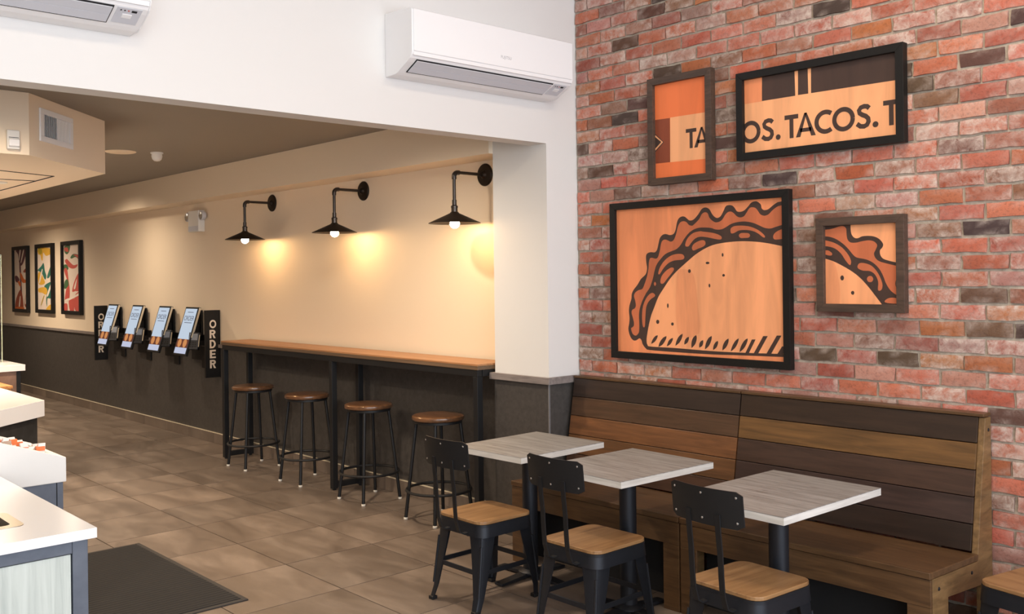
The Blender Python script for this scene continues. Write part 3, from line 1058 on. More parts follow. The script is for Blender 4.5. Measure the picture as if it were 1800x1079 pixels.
ART = {"big":{"sil":[[[1.212,0.892],[1.212,0.892],[1.188,0.886],[1.167,0.883],[1.138,0.867],[1.114,0.851],[1.088,0.847],[1.072,0.858],[1.068,0.877],[1.05,0.893],[1.033,0.898],[1.009,0.893],[0.988,0.874],[0.966,0.855],[0.942,0.847],[0.917,0.85],[0.902,0.869],[0.887,0.883],[0.865,0.888],[0.843,0.883],[0.827,0.857],[0.808,0.83],[0.785,0.821],[0.763,0.832],[0.747,0.851],[0.732,0.874],[0.706,0.885],[0.68,0.877],[0.656,0.849],[0.623,0.821],[0.596,0.817],[0.58,0.826],[0.563,0.839],[0.543,0.843],[0.519,0.834],[0.504,0.81],[0.494,0.769],[0.479,0.745],[0.451,0.739],[0.424,0.746],[0.399,0.743],[0.377,0.724],[0.366,0.691],[0.355,0.657],[0.337,0.641],[0.308,0.643],[0.282,0.637],[0.27,0.62],[0.272,0.58],[0.277,0.546],[0.266,0.512],[0.229,0.484],[0.202,0.45],[0.17,0.418],[0.155,0.392],[0.152,0.363],[0.136,0.323],[0.131,0.288],[0.135,0.248],[0.132,0.213],[0.125,0.184],[0.13,0.155],[0.145,0.126],[0.167,0.111],[0.189,0.114],[0.212,0.126],[0.227,0.115],[0.237,0.09],[0.262,0.066],[0.292,0.059],[0.476,0.056],[0.729,0.056],[0.93,0.061],[1.193,0.066],[1.215,0.067],[1.215,0.067]]],"let":[[[1.212,0.87],[1.212,0.87],[1.188,0.865],[1.166,0.86],[1.137,0.842],[1.114,0.823],[1.088,0.817],[1.064,0.826],[1.05,0.844],[1.035,0.861],[1.014,0.867],[0.996,0.863],[0.978,0.841],[0.96,0.821],[0.935,0.816],[0.914,0.824],[0.899,0.838],[0.88,0.851],[0.858,0.85],[0.839,0.836],[0.823,0.815],[0.804,0.801],[0.775,0.797],[0.75,0.809],[0.731,0.828],[0.722,0.85],[0.702,0.858],[0.679,0.847],[0.662,0.821],[0.622,0.79],[0.609,0.786],[0.589,0.792],[0.573,0.808],[0.552,0.815],[0.528,0.809],[0.511,0.785],[0.497,0.742],[0.479,0.709],[0.458,0.7],[0.437,0.708],[0.416,0.714],[0.395,0.707],[0.384,0.685],[0.376,0.651],[0.361,0.612],[0.343,0.603],[0.318,0.609],[0.3,0.605],[0.292,0.58],[0.288,0.546],[0.277,0.501],[0.258,0.456],[0.239,0.424],[0.209,0.416],[0.183,0.401],[0.173,0.381],[0.182,0.352],[0.187,0.324],[0.178,0.306],[0.159,0.297],[0.152,0.28],[0.16,0.254],[0.169,0.225],[0.17,0.205],[0.162,0.193],[0.147,0.184],[0.153,0.161],[0.164,0.147],[0.182,0.141],[0.197,0.149],[0.209,0.166],[0.212,0.209],[0.21,0.267],[0.218,0.307],[0.238,0.353],[0.268,0.399],[0.297,0.433],[0.32,0.484],[0.335,0.534],[0.35,0.567],[0.375,0.595],[0.415,0.628],[0.457,0.643],[0.499,0.656],[0.53,0.68],[0.554,0.712],[0.589,0.746],[0.629,0.766],[0.675,0.773],[0.739,0.768],[0.772,0.758],[0.81,0.756],[0.842,0.767],[0.879,0.784],[0.923,0.792],[0.971,0.792],[1.019,0.782],[1.055,0.767],[1.09,0.752],[1.124,0.747],[1.153,0.753],[1.187,0.761],[1.21,0.765],[1.21,0.765]]],"hi":[[[0.562,0.676],[0.569,0.7],[0.588,0.724],[0.622,0.745],[0.668,0.752],[0.687,0.749],[0.739,0.742],[0.784,0.731],[0.811,0.717],[0.812,0.703],[0.796,0.7],[0.758,0.707],[0.72,0.715],[0.677,0.721],[0.648,0.718],[0.625,0.707],[0.602,0.686],[0.587,0.67],[0.57,0.668]],[[0.609,0.658],[0.618,0.677],[0.644,0.692],[0.678,0.701],[0.7,0.695],[0.703,0.677],[0.687,0.664],[0.654,0.654],[0.62,0.644]],[[0.362,0.519],[0.378,0.556],[0.414,0.594],[0.457,0.618],[0.498,0.627],[0.539,0.625],[0.554,0.611],[0.549,0.597],[0.525,0.592],[0.484,0.59],[0.442,0.577],[0.406,0.55],[0.378,0.517],[0.367,0.51]],[[0.377,0.469],[0.388,0.5],[0.42,0.53],[0.456,0.548],[0.476,0.546],[0.476,0.532],[0.455,0.51],[0.427,0.483],[0.402,0.458],[0.384,0.455]],[[0.336,0.466],[0.345,0.454],[0.336,0.441],[0.328,0.454]],[[0.319,0.4],[0.334,0.391],[0.333,0.379],[0.307,0.365],[0.281,0.342],[0.266,0.308],[0.26,0.256],[0.256,0.205],[0.248,0.193],[0.239,0.202],[0.234,0.244],[0.238,0.301],[0.252,0.342],[0.275,0.376],[0.3,0.396]],[[0.872,0.745],[0.876,0.76],[0.898,0.77],[0.941,0.771],[0.989,0.765],[1.031,0.751],[1.066,0.731],[1.089,0.71],[1.088,0.7],[1.074,0.705],[1.048,0.724],[1.013,0.739],[0.971,0.746],[0.928,0.745],[0.897,0.733],[0.878,0.731]],[[0.926,0.717],[0.937,0.729],[0.961,0.73],[0.988,0.727],[0.998,0.715],[0.988,0.704],[0.961,0.703],[0.937,0.704]],[[1.21,0.743],[1.21,0.743],[1.186,0.738],[1.159,0.727],[1.144,0.713],[1.141,0.698],[1.152,0.687],[1.186,0.688],[1.209,0.69],[1.209,0.69]]],"shell":[[[1.212,0.649],[1.212,0.649],[1.189,0.652],[1.118,0.667],[1.047,0.678],[0.964,0.685],[0.89,0.685],[0.815,0.68],[0.751,0.67],[0.693,0.65],[0.646,0.627],[0.619,0.611],[0.566,0.575],[0.497,0.526],[0.448,0.482],[0.405,0.432],[0.361,0.377],[0.332,0.32],[0.306,0.269],[0.287,0.211],[0.273,0.154],[0.267,0.114],[0.274,0.089],[0.299,0.08],[0.476,0.08],[0.73,0.075],[0.931,0.076],[1.193,0.082],[1.215,0.083],[1.215,0.083]]],"patch":[[[0.498,0.496],[0.552,0.537],[0.612,0.514],[0.634,0.438],[0.646,0.33],[0.653,0.173],[0.502,0.168]]],"mark":[[[0.303,0.096],[0.303,0.096],[0.325,0.107],[0.34,0.121],[0.351,0.139],[0.353,0.15],[0.353,0.15],[0.335,0.144],[0.318,0.128],[0.307,0.11]],[[0.357,0.08],[0.357,0.08],[0.384,0.093],[0.402,0.111],[0.416,0.133],[0.418,0.147],[0.418,0.147],[0.397,0.139],[0.376,0.12],[0.362,0.097]],[[0.42,0.087],[0.42,0.087],[0.441,0.097],[0.454,0.11],[0.464,0.127],[0.465,0.138],[0.465,0.138],[0.448,0.132],[0.433,0.118],[0.424,0.1]],[[0.483,0.093],[0.483,0.093],[0.508,0.109],[0.524,0.128],[0.535,0.152],[0.536,0.165],[0.536,0.165],[0.516,0.155],[0.498,0.134],[0.487,0.11]],[[0.548,0.103],[0.548,0.103],[0.566,0.112],[0.576,0.124],[0.581,0.14],[0.58,0.149],[0.58,0.149],[0.565,0.143],[0.553,0.13],[0.548,0.115]],[[0.599,0.085],[0.599,0.085],[0.62,0.104],[0.631,0.123],[0.636,0.147],[0.632,0.161],[0.632,0.161],[0.614,0.149],[0.601,0.127],[0.597,0.103]],[[0.653,0.09],[0.653,0.09],[0.67,0.099],[0.678,0.11],[0.681,0.125],[0.679,0.134],[0.679,0.134],[0.665,0.128],[0.655,0.116],[0.652,0.101]],[[0.692,0.082],[0.692,0.082],[0.716,0.1],[0.73,0.121],[0.739,0.146],[0.739,0.16],[0.739,0.16],[0.719,0.149],[0.703,0.126],[0.694,0.101]],[[0.748,0.081],[0.748,0.081],[0.766,0.093],[0.776,0.106],[0.782,0.124],[0.78,0.134],[0.78,0.134],[0.766,0.127],[0.754,0.112],[0.748,0.094]],[[0.81,0.082],[0.81,0.082],[0.831,0.097],[0.844,0.115],[0.852,0.137],[0.851,0.15],[0.851,0.15],[0.834,0.14],[0.819,0.121],[0.811,0.099]],[[0.865,0.079],[0.865,0.079],[0.889,0.096],[0.905,0.116],[0.916,0.14],[0.918,0.154],[0.918,0.154],[0.9,0.143],[0.882,0.121],[0.87,0.097]],[[0.922,0.078],[0.922,0.078],[0.946,0.096],[0.962,0.116],[0.974,0.142],[0.975,0.156],[0.975,0.156],[0.956,0.145],[0.938,0.122],[0.926,0.097]],[[0.958,0.073],[0.958,0.073],[1.002,0.151],[1.002,0.151],[1.025,0.152],[1.025,0.152],[0.981,0.074],[0.981,0.074]],[[1.01,0.072],[1.01,0.072],[1.073,0.172],[1.073,0.172],[1.101,0.173],[1.101,0.173],[1.038,0.073],[1.038,0.073]],[[1.088,0.073],[1.088,0.073],[1.156,0.178],[1.156,0.178],[1.184,0.179],[1.184,0.179],[1.117,0.074],[1.117,0.074]],[[1.155,0.076],[1.155,0.076],[1.187,0.122],[1.187,0.122],[1.221,0.124],[1.221,0.124],[1.19,0.078],[1.19,0.078]],[[0.73,0.571],[0.723,0.565],[0.71,0.565],[0.704,0.571],[0.71,0.577],[0.723,0.577]],[[0.6,0.526],[0.595,0.517],[0.585,0.517],[0.58,0.526],[0.585,0.536],[0.595,0.536]],[[0.734,0.443],[0.731,0.434],[0.725,0.434],[0.722,0.443],[0.725,0.453],[0.731,0.452]],[[0.825,0.614],[0.822,0.605],[0.816,0.605],[0.813,0.614],[0.816,0.623],[0.822,0.623]],[[0.833,0.5],[0.828,0.494],[0.819,0.494],[0.815,0.5],[0.819,0.507],[0.828,0.507]],[[0.437,0.326],[0.434,0.314],[0.428,0.314],[0.425,0.326],[0.428,0.337],[0.434,0.338]],[[0.366,0.23],[0.36,0.219],[0.348,0.218],[0.342,0.229],[0.348,0.24],[0.36,0.24]],[[0.473,0.22],[0.468,0.211],[0.458,0.211],[0.453,0.219],[0.458,0.227],[0.468,0.228]]]},"s2":{"sil":[[[0.017,0.448],[0.017,0.448],[0.178,0.44],[0.178,0.44],[0.178,0.41],[0.183,0.385],[0.198,0.368],[0.217,0.366],[0.238,0.374],[0.274,0.375],[0.305,0.369],[0.33,0.354],[0.345,0.332],[0.34,0.315],[0.329,0.303],[0.33,0.281],[0.344,0.262],[0.374,0.251],[0.41,0.242],[0.426,0.238],[0.426,0.238],[0.424,0.027],[0.424,0.027],[0.011,0.021],[0.011,0.021]]],"let":[[[0.017,0.415],[0.017,0.415],[0.029,0.415],[0.061,0.416],[0.089,0.421],[0.116,0.428],[0.138,0.429],[0.154,0.416],[0.156,0.386],[0.161,0.361],[0.177,0.346],[0.206,0.344],[0.238,0.35],[0.274,0.353],[0.3,0.346],[0.315,0.328],[0.307,0.306],[0.298,0.287],[0.306,0.265],[0.324,0.25],[0.354,0.24],[0.41,0.226],[0.426,0.221],[0.426,0.221],[0.424,0.077],[0.424,0.077],[0.392,0.097],[0.373,0.116],[0.356,0.145],[0.343,0.179],[0.324,0.213],[0.293,0.243],[0.257,0.26],[0.21,0.27],[0.189,0.285],[0.168,0.31],[0.142,0.336],[0.104,0.363],[0.066,0.378],[0.029,0.383],[0.016,0.385],[0.016,0.385]]],"hi":[[[0.016,0.366],[0.016,0.366],[0.055,0.358],[0.093,0.345],[0.131,0.322],[0.163,0.286],[0.178,0.255],[0.175,0.235],[0.165,0.238],[0.146,0.261],[0.125,0.292],[0.093,0.318],[0.054,0.33],[0.016,0.334],[0.016,0.334]],[[0.03,0.307],[0.054,0.31],[0.076,0.295],[0.073,0.284],[0.054,0.285],[0.033,0.293]],[[0.212,0.227],[0.223,0.242],[0.252,0.241],[0.288,0.226],[0.318,0.191],[0.338,0.145],[0.337,0.116],[0.325,0.106],[0.316,0.113],[0.318,0.15],[0.303,0.184],[0.277,0.202],[0.241,0.205],[0.217,0.215]],[[0.293,0.163],[0.285,0.15],[0.268,0.15],[0.26,0.164],[0.269,0.177],[0.285,0.177]],[[0.349,0.053],[0.362,0.067],[0.387,0.073],[0.424,0.068],[0.424,0.068],[0.424,0.044],[0.424,0.044],[0.372,0.046]]],"shell":[[[0.015,0.275],[0.015,0.275],[0.028,0.271],[0.081,0.255],[0.135,0.229],[0.188,0.198],[0.23,0.165],[0.271,0.121],[0.306,0.077],[0.336,0.039],[0.344,0.026],[0.344,0.026],[0.011,0.021],[0.011,0.021]]],"patch":[[[0.015,0.269],[0.015,0.269],[0.081,0.254],[0.102,0.206],[0.117,0.116],[0.113,0.022],[0.113,0.022],[0.011,0.021],[0.011,0.021]]],"mark":[[[0.14,0.17],[0.135,0.159],[0.125,0.159],[0.12,0.17],[0.125,0.181],[0.135,0.181]],[[0.194,0.096],[0.19,0.087],[0.181,0.087],[0.176,0.096],[0.181,0.104],[0.19,0.104]],[[0.426,0.14],[0.42,0.119],[0.41,0.119],[0.404,0.14],[0.41,0.161],[0.421,0.161]]]},"s1":{"light":[[[0.152,0.388],[0.422,0.386],[0.419,0.123],[0.148,0.128]]],"brown":[[[0.005,0.389],[0.15,0.386],[0.148,0.129],[0.001,0.13]]],"dia":[[[0.004,0.337],[0.105,0.25],[0.001,0.168]],[[0.004,0.329],[0.098,0.251],[0.001,0.177]],[[0.003,0.317],[0.085,0.253],[0.001,0.19]]],"txt":[[[0.264,0.307],[0.337,0.302],[0.291,0.196],[0.323,0.194],[0.375,0.303]]]},"wide":{"org":[[[0.009,0.44],[0.15,0.439],[0.149,0.307],[0.007,0.308]]],"dark":[[[0.151,0.453],[0.346,0.446],[0.349,0.308],[0.149,0.309]],[[0.367,0.446],[0.422,0.446],[0.424,0.308],[0.365,0.309]],[[0.441,0.446],[0.903,0.44],[0.901,0.303],[0.44,0.308]]],"txt":[[[0.032,0.162],[0.137,0.149],[0.143,0.109],[0.22,0.107],[0.246,0.107],[0.285,0.202],[0.365,0.21],[0.325,0.212],[0.323,0.091],[0.351,0.095],[0.464,0.091],[0.457,0.16],[0.556,0.154],[0.557,0.16],[0.678,0.15],[0.682,0.156],[0.76,0.139],[0.784,0.106],[0.824,0.202],[0.853,0.092],[0.877,0.091]]]}}
YP = -0.0222
dp = 0.0003
YBF = YB - 0.004

t, w, h, b = picture(-3.955, -2.708, 1.191, 2.140, YBF, 0.043, 0.041, M['black_frame'], M['p_orange'], 'large black-framed print of a taco on orange wood grain, above the bench')
a = ART['big']
R = (b - .004, w - b + .004, b - .004, h - b + .004)
print_layer('taco_outline', a['sil'], YP - dp, M['p_dark'], t)
print_layer('taco_lettuce', a['let'], YP - 2 * dp, M['p_lettuce'], t)
for mk in a['hi']: print_layer('taco_filling', [mk], YP - 2 * dp, M['p_lettuce'], t)
print_layer('taco_shell', a['shell'], YP - 3 * dp, M['p_light'], t)
print_layer('wood_streak', a['patch'], YP - 4 * dp, M['p_patch'], t)
for mk in a['mark']: print_layer('taco_mark', [mk], YP - 5 * dp, M['p_dark'], t)

t, w, h, b = picture(-2.552, -2.093, 1.502, 1.975, YBF, 0.047, 0.040, M['brown_frame'], M['p_light'], 'small square brown-framed print of a taco corner, right of the large taco print')
a = ART['s2']
print_layer('taco_outline', a['sil'], YP - dp, M['p_dark'], t)
print_layer('taco_lettuce', a['let'], YP - 2 * dp, M['p_lettuce'], t)
for mk in a['hi']: print_layer('taco_filling', [mk], YP - 2 * dp, M['p_lettuce'], t)
print_layer('taco_shell', a['shell'], YP - 3 * dp, M['p_light'], t)
print_layer('wood_streak', a['patch'], YP - 4 * dp, M['p_patch'], t)
for mk in a['mark']: print_layer('taco_mark', [mk], YP - 5 * dp, M['p_dark'], t)


def lettering(items, z, hgt, y, mat, parent, rect, sw=0.19):
    for ch_, x, wd in items:
        mb = MB()
        g = glyph(ch_, sw)
        mx = max(p[0] for q_ in g for p in q_)
        for q_ in g:
            p = [(x + k[0] / mx * wd, z + k[1] * hgt) for k in q_]
            p = clip(p, *rect)
            if len(p) >= 3: mb.add([(k[0], y, k[1]) for k in p], [tuple(range(len(p)))])
        me = mb.mesh('letter')
        for pl in me.polygons:
            if pl.normal.y > 0: pl.flip()
        me.materials.append(mat)
        o = bpy.data.objects.new('letter', me)
        COL.objects.link(o)
        o.parent = parent


t, w, h, b = picture(-3.643, -3.188, 2.227, 2.857, YBF, 0.047, 0.040, M['brown_frame'], M['p_deep'], 'upright brown-framed print reading TA, above the large taco print')
a = ART['s1']
R = (b - .004, w - b + .004, b - .004, h - b + .004)
print_layer('pale_panel', a['light'], YP - dp, M['p_pale'], t, False, R)
print_layer('brown_panel', a['brown'], YP - dp, M['p_brown'], t, False, R)
for k, (pl, mt) in enumerate(zip(a['dia'], (M['p_dark'], M['p_pale'], M['p_dark']))):
    print_layer('diamond', [pl], YP - (2 + k) * dp, mt, t, False, R)
lettering([('T', .264, .074), ('A', .322, .106)], .194, .112, YP - 3 * dp, M['p_dark'], t, R)

t, w, h, b = picture(-3.022, -2.086, 2.314, 2.789, YBF, 0.047, 0.040, M['black_frame'], M['p_pale'], 'wide black-framed print reading OS. TACOS. T, upper right on the brick wall')
a = ART['wide']
R = (b - .004, w - b + .004, b - .004, h - b + .004)
print_layer('orange_panel', a['org'], YP - dp, M['p_orange'], t, False, R)
for mk in a['dark']: print_layer('dark_panel', [mk], YP - dp, M['p_dark'], t, False, R)
lettering([('O', .017, .121), ('S', .143, .078), ('.', .231, .029), ('T', .285, .080), ('A', .350, .114), ('C', .457, .100), ('O', .556, .122), ('S', .682, .079), ('.', .769, .030), ('T', .824, .080)],
          .090, .122, YP - 2 * dp, M['p_dark'], t, R)

# three tall abstract prints far down the corridor
CP = [srgb(232, 214, 200), srgb(96, 52, 62), srgb(206, 104, 44), srgb(150, 70, 46), srgb(48, 110, 96), srgb(222, 172, 62), srgb(196, 84, 74), srgb(70, 104, 66), srgb(172, 150, 46), srgb(236, 222, 210)]
CM = [plain('print_ink_%d' % i, c, 0.6) for i, c in enumerate(CP)]
PR = [
    [(1, [(.15, 0), (.95, 0), (.85, .12), (.68, .23), (.5, .27), (.36, .2), (.3, .08)]), (9, [(.42, 0), (.52, 0), (.4, .17), (.36, .16)]), (9, [(.68, .02), (.76, .02), (.55, .21), (.5, .2)]), (1, [(.38, .2), (.48, .2), (.52, .45), (.6, .95), (.5, .95), (.42, .5)]),
     (2, [(.4, .38), (.58, .42), (.75, .5), (.97, .51), (.97, .55), (.65, .56), (.5, .5)]), (1, [(.02, .45), (.2, .44), (.38, .5), (.3, .55), (.1, .54)]), (2, [(.25, .53), (.47, .55), (.47, .62), (.35, .6)]), (3, [(.68, .37), (.85, .32), (.99, .31), (.99, .36), (.8, .39)]),
     (3, [(.06, .88), (.3, .72), (.48, .68), (.62, .8), (.64, 1), (.08, 1)]), (9, [(.3, .98), (.4, .8), (.46, .8), (.38, .98)]), (3, [(.75, .92), (.95, .65), (.99, .75), (.97, .96)]), (9, [(.8, .9), (.9, .7), (.93, .72), (.86, .9)]), (2, [(.08, .97), (.64, .965), (.7, 1), (.06, 1)])],
    [(5, [(.02, .02), (.4, .0), (.9, .03), (.95, .1), (.6, .14), (.4, .08), (.36, .2), (.28, .2), (.2, .12), (.05, .1)]), (8, [(.05, .0), (.3, .02), (.3, .1), (.1, .09)]), (4, [(.0, .36), (.25, .3), (.42, .25), (.5, .38), (.6, .46), (.5, .52), (.3, .42), (.1, .38)]),
     (5, [(.02, .42), (.2, .4), (.4, .5), (.5, .57), (.3, .6), (.05, .58)]), (9, [(.08, .55), (.28, .36), (.34, .37), (.16, .56)]), (4, [(.65, .47), (.8, .36), (.95, .28), (.95, .34), (.85, .46), (.7, .5)]), (4, [(.45, .62), (.98, .56), (.98, .76), (.85, .82), (.65, .82), (.62, .95), (.56, .86), (.6, .72)]),
     (9, [(.62, .76), (.9, .58), (.97, .59), (.7, .78)]), (5, [(.05, .66), (.5, .64), (.66, .7), (.55, .76), (.3, .73), (.06, .72)]), (8, [(.2, .92), (.4, .78), (.44, .79), (.24, .93)]), (5, [(.55, 1), (.8, .92), (.98, .93), (.98, 1)])],
    [(7, [(.05, .02), (.4, .0), (.35, .1), (.2, .14), (.06, .1)]), (6, [(.05, .04), (.25, .04), (.3, .1), (.1, .09)]), (7, [(.42, .19), (.6, .14), (.9, .16), (.98, .2), (.98, .25), (.75, .19), (.5, .21)]), (6, [(.6, .15), (.95, .17), (.98, .24), (.8, .19)]),
     (6, [(.08, .24), (.2, .21), (.35, .25), (.6, .31), (.85, .3), (.75, .35), (.5, .36), (.25, .32)]), (7, [(.02, .3), (.2, .3), (.3, .36), (.1, .4), (.02, .38)]), (6, [(.02, .38), (.2, .36), (.3, .55), (.36, .7), (.3, .84), (.05, .84), (.12, .7), (.22, .56)]),
     (7, [(.05, .56), (.22, .52), (.3, .6), (.15, .66), (.02, .66)]), (6, [(.5, .7), (.7, .52), (.98, .42), (.98, .68), (.7, .7)]), (9, [(.6, .66), (.72, .56), (.8, .52), (.7, .66)]), (6, [(.3, .84), (.6, .8), (.6, 1), (.36, 1)]), (6, [(.64, .78), (.98, .72), (.98, 1), (.66, .98)]), (9, [(.1, .83), (.5, .79), (.98, .72), (.98, .75), (.5, .82), (.12, .86)]), (6, [(.02, .9), (.2, .9), (.2, 1), (.02, 1)])],
]
for k, (x0, x1, z0, z1, lb) in enumerate(((-16.62, -15.83, 1.232, 2.262, 'tall black-framed abstract print in purple and orange, leftmost of three on the corridor wall'),
                                          (-15.42, -14.63, 1.242, 2.262, 'tall black-framed abstract print in yellow and teal, middle of three on the corridor wall'),
                                          (-14.23, -13.44, 1.246, 2.262, 'tall black-framed abstract print in red and green, rightmost of three on the corridor wall'))):
    t, w, h, b = picture(x0, x1, z0, z1, YW - 0.001, 0.05, 0.052, M['black_frame'], CM[0], lb, group='tall prints on the corridor wall')
    iw, ih = w - 2 * b, h - 2 * b
    for n_, (ci, pl) in enumerate(PR[k]):
        print_layer('brush_stroke', [[(b + p[0] * iw, b + (1 - p[1]) * ih) for p in pl]], YP - dp * (1 + n_ * 0.4), CM[ci], t)


# ------------------------------------------------------------------ air conditioners
def text_mesh(name, s, size, mat, parent, mtx):
    c = bpy.data.curves.new(name, 'FONT')
    c.body = s
    c.size = size
    c.align_x = 'CENTER'
    ob = bpy.data.objects.new(name, c)
    COL.objects.link(ob)
    me = bpy.data.meshes.new_from_object(ob)
    bpy.data.objects.remove(ob)
    me.transform(mtx)
    me.materials.append(mat)
    o = bpy.data.objects.new(name, me)
    COL.objects.link(o)
    o.parent = parent
    return o


FACE_X = Matrix(((0, 0, 1, 0), (1, 0, 0, 0), (0, 1, 0, 0), (0, 0, 0, 1)))      # text facing +x, reading along +y
FACE_Y = Matrix(((1, 0, 0, 0), (0, 0, -1, 0), (0, 1, 0, 0), (0, 0, 0, 1)))     # text facing -y, reading along +x


def air_conditioner(y0, y1, label):
    t = thing('air_conditioner', label, 'air conditioner', (XH, y0, 2.787), group='white wall air conditioners')
    L = y1 - y0
    prof = [(0.001, 0), (0.001, 0.343), (0.232, 0.333), (0.244, 0.322), (0.244, 0.100), (0.238, 0.086), (0.225, 0.068), (0.200, 0.052), (0.115, 0.010), (0.09, 0.002)]
    MB().prism(prof, 'y', 0.006, L - 0.006).build('body', M['ac_white'], t, bevel=0.004)
    for a_, b_ in ((0, 0.0055), (L - 0.0055, L)):
        MB().prism(prof, 'y', a_, b_).build('side_cheek', M['ac_white'], t, bevel=0.003)
    MB().prism([(0.2445, 0.100), (0.250, 0.104), (0.250, 0.322), (0.2445, 0.326)], 'y', 0.010, L - 0.010).build('front_panel', M['ac_white'], t, bevel=0.002)
    MB().prism([(0.2385, 0.082), (0.2425, 0.098), (0.2475, 0.0985), (0.245, 0.080)], 'y', 0.010, L - 0.010).build('panel_lip', M['ac_white'], t, bevel=0.001)
    # louvre flap across the sloping underside, with dark gaps along it
    e0, e1 = Vector((0.222, 0.0645)), Vector((0.130, 0.017))
    d = (e1 - e0).normalized()
    nn = Vector((d.y, -d.x))
    if nn.y > 0: nn = -nn
    def sl(a_, b_, th, off, ya, yb_):
        p = [e0 + d * a_ + nn * off, e0 + d * b_ + nn * off, e0 + d * b_ + nn * (off + th), e0 + d * a_ + nn * (off + th)]
        return MB().prism([tuple(k) for k in p], 'y', ya, yb_)
    ln = (e1 - e0).length
    sl(-0.003, ln + 0.004, 0.003, 0.0005, 0.045, L - 0.150).build('outlet_slot', M['slot'], t)
    sl(0.004, ln * 0.5, 0.004, 0.004, 0.050, L - 0.155).build('louvre_flap', M['ac_grey'], t, bevel=0.001)
    sl(ln * 0.51, ln - 0.004, 0.004, 0.004, 0.050, L - 0.155).build('louvre_flap', M['ac_grey'], t, bevel=0.001)
    cp = sl(0.0, ln * 0.95, 0.002, 0.0005, L - 0.135, L - 0.03).build('control_panel', M['ac_grey'], t, bevel=0.001)
    sl(0.010, 0.022, 0.001, 0.0027, L - 0.072, L - 0.050).build('indicator_window', M['slot'], cp)
    for k in range(3):
        sl(0.012, 0.018, 0.001, 0.0027, L - 0.120 + k * 0.016, L - 0.114 + k * 0.016).build('indicator_lamp', plain('led_red', srgb(190, 70, 60), 0.4) if k == 2 else M['slot'], cp)
    sl(0.036, 0.060, 0.003, 0.0027, L - 0.105, L - 0.065).build('receiver_window', M['ac_white'], cp, bevel=0.001)
    text_mesh('brand_mark', 'FUJITSU', 0.024, plain('brand_mark_grey', srgb(176, 176, 182), 0.4), t, Matrix.Translation((0.2504, L * 0.545, 0.150)) @ FACE_X)
    return t


air_conditioner(2.995, 4.205, 'white wall-mounted air conditioner above the pillar, next to the brick wall')
air_conditioner(0.413, 1.623, 'white wall-mounted air conditioner at the upper left, cut off by the frame')


# ------------------------------------------------------------------ order kiosks and signs
def kiosk(x, label):
    t = thing('order_kiosk', label, 'kiosk', (x, YW, 0.75), group='wall-mounted order kiosks')
    W_ = 0.32
    MB().box(0.02, W_ - 0.05, -0.030, -0.011, 0.10, 0.630).build('wall_plate', M['black_frame'], t, bevel=0.003)
    MB().box(0.09, W_ - 0.09, -0.085, -0.0305, 0.30, 0.48).build('bracket', M['black_frame'], t, bevel=0.003)
    # slanted display: top near the wall, foot leaning out
    H_ = 0.528
    tilt = math.atan2(0.155, 0.505)
    P = Matrix.Translation((0, -0.232, 0.160)) @ Matrix.Rotation(-tilt, 4, 'X')
    MB().box(0, W_, 0, 0.030, 0, H_).xf(P).build('housing', M['black_frame'], t, bevel=0.004)
    MB().box(W_ + 0.0005, W_ + 0.004, 0.006, 0.026, 0.20, H_ - 0.006).xf(P).build('metal_side_trim', M['metal_strip'], t)
    def pane(nm, x0, x1, z0, z1, lay, mat, par):
        return MB().box(x0, x1, -0.0008 - lay * 0.0004, -0.0004, z0, z1).xf(P).build(nm, mat, par)
    s = pane('screen', 0.018, W_ - 0.018, 0.020, H_ - 0.020, 0, M['screen'], t)
    pane('footer_panel', 0.018, W_ - 0.018, 0.020, 0.082, 1, M['screen_foot'], s)
    fd = pane('food_picture', 0.018, W_ - 0.018, 0.084, 0.176, 1, M['screen_food'], s)
    for cx in (0.095, 0.225):
        m = MB().lathe([(0.046, 0), (0.046, -0.0004)], 20, (cx, -0.0014, 0.132), 'y').xf(P)
        m.build('bun_picture', M['screen_bun'], s)
    text_mesh('screen_lettering', 'ORDER', 0.074, M['screen_text'], s, P @ Matrix.Translation((W_ / 2, -0.0016, H_ - 0.150)) @ FACE_Y)
    pane('screen_text_line', 0.07, W_ - 0.07, H_ - 0.176, H_ - 0.170, 1, M['screen_text'], s)
    pane('screen_text_line', 0.09, W_ - 0.09, H_ - 0.062, H_ - 0.056, 1, M['screen_text'], s)
    # card reader on its own plate beside the display
    r = MB().box(W_ - 0.048, W_ + 0.075, -0.030, -0.011, 0.02, 0.37).build('reader_plate', M['black_frame'], t, bevel=0.002)
    MB().box(W_ + 0.005, W_ + 0.040, -0.118, -0.0305, 0.26, 0.31).build('reader_arm', M['black_frame'], t, bevel=0.002)
    P2 = Matrix.Translation((W_ - 0.010, -0.205, 0.225)) @ Matrix.Rotation(math.radians(38), 4, 'Z') @ Matrix.Rotation(-math.radians(14), 4, 'X')
    rd = MB().box(0, 0.115, 0, 0.045, 0, 0.185).xf(P2).build('card_reader', M['steel'], t, bevel=0.006)
    MB().box(0.012, 0.103, -0.0012, -0.0004, 0.100, 0.168).xf(P2).build('reader_screen', M['reader_screen'], rd)
    for i in range(3):
        for j in range(3):
            MB().box(0.020 + i * 0.028, 0.038 + i * 0.028, -0.002, -0.0003, 0.026 + j * 0.022, 0.039 + j * 0.022).xf(P2).build('key', M['black_frame'], rd)
    MB().box(0.1155, 0.1195, 0.004, 0.018, 0.030, 0.160).xf(P2).build('card_slot_trim', M['metal_strip'], rd)
    return t


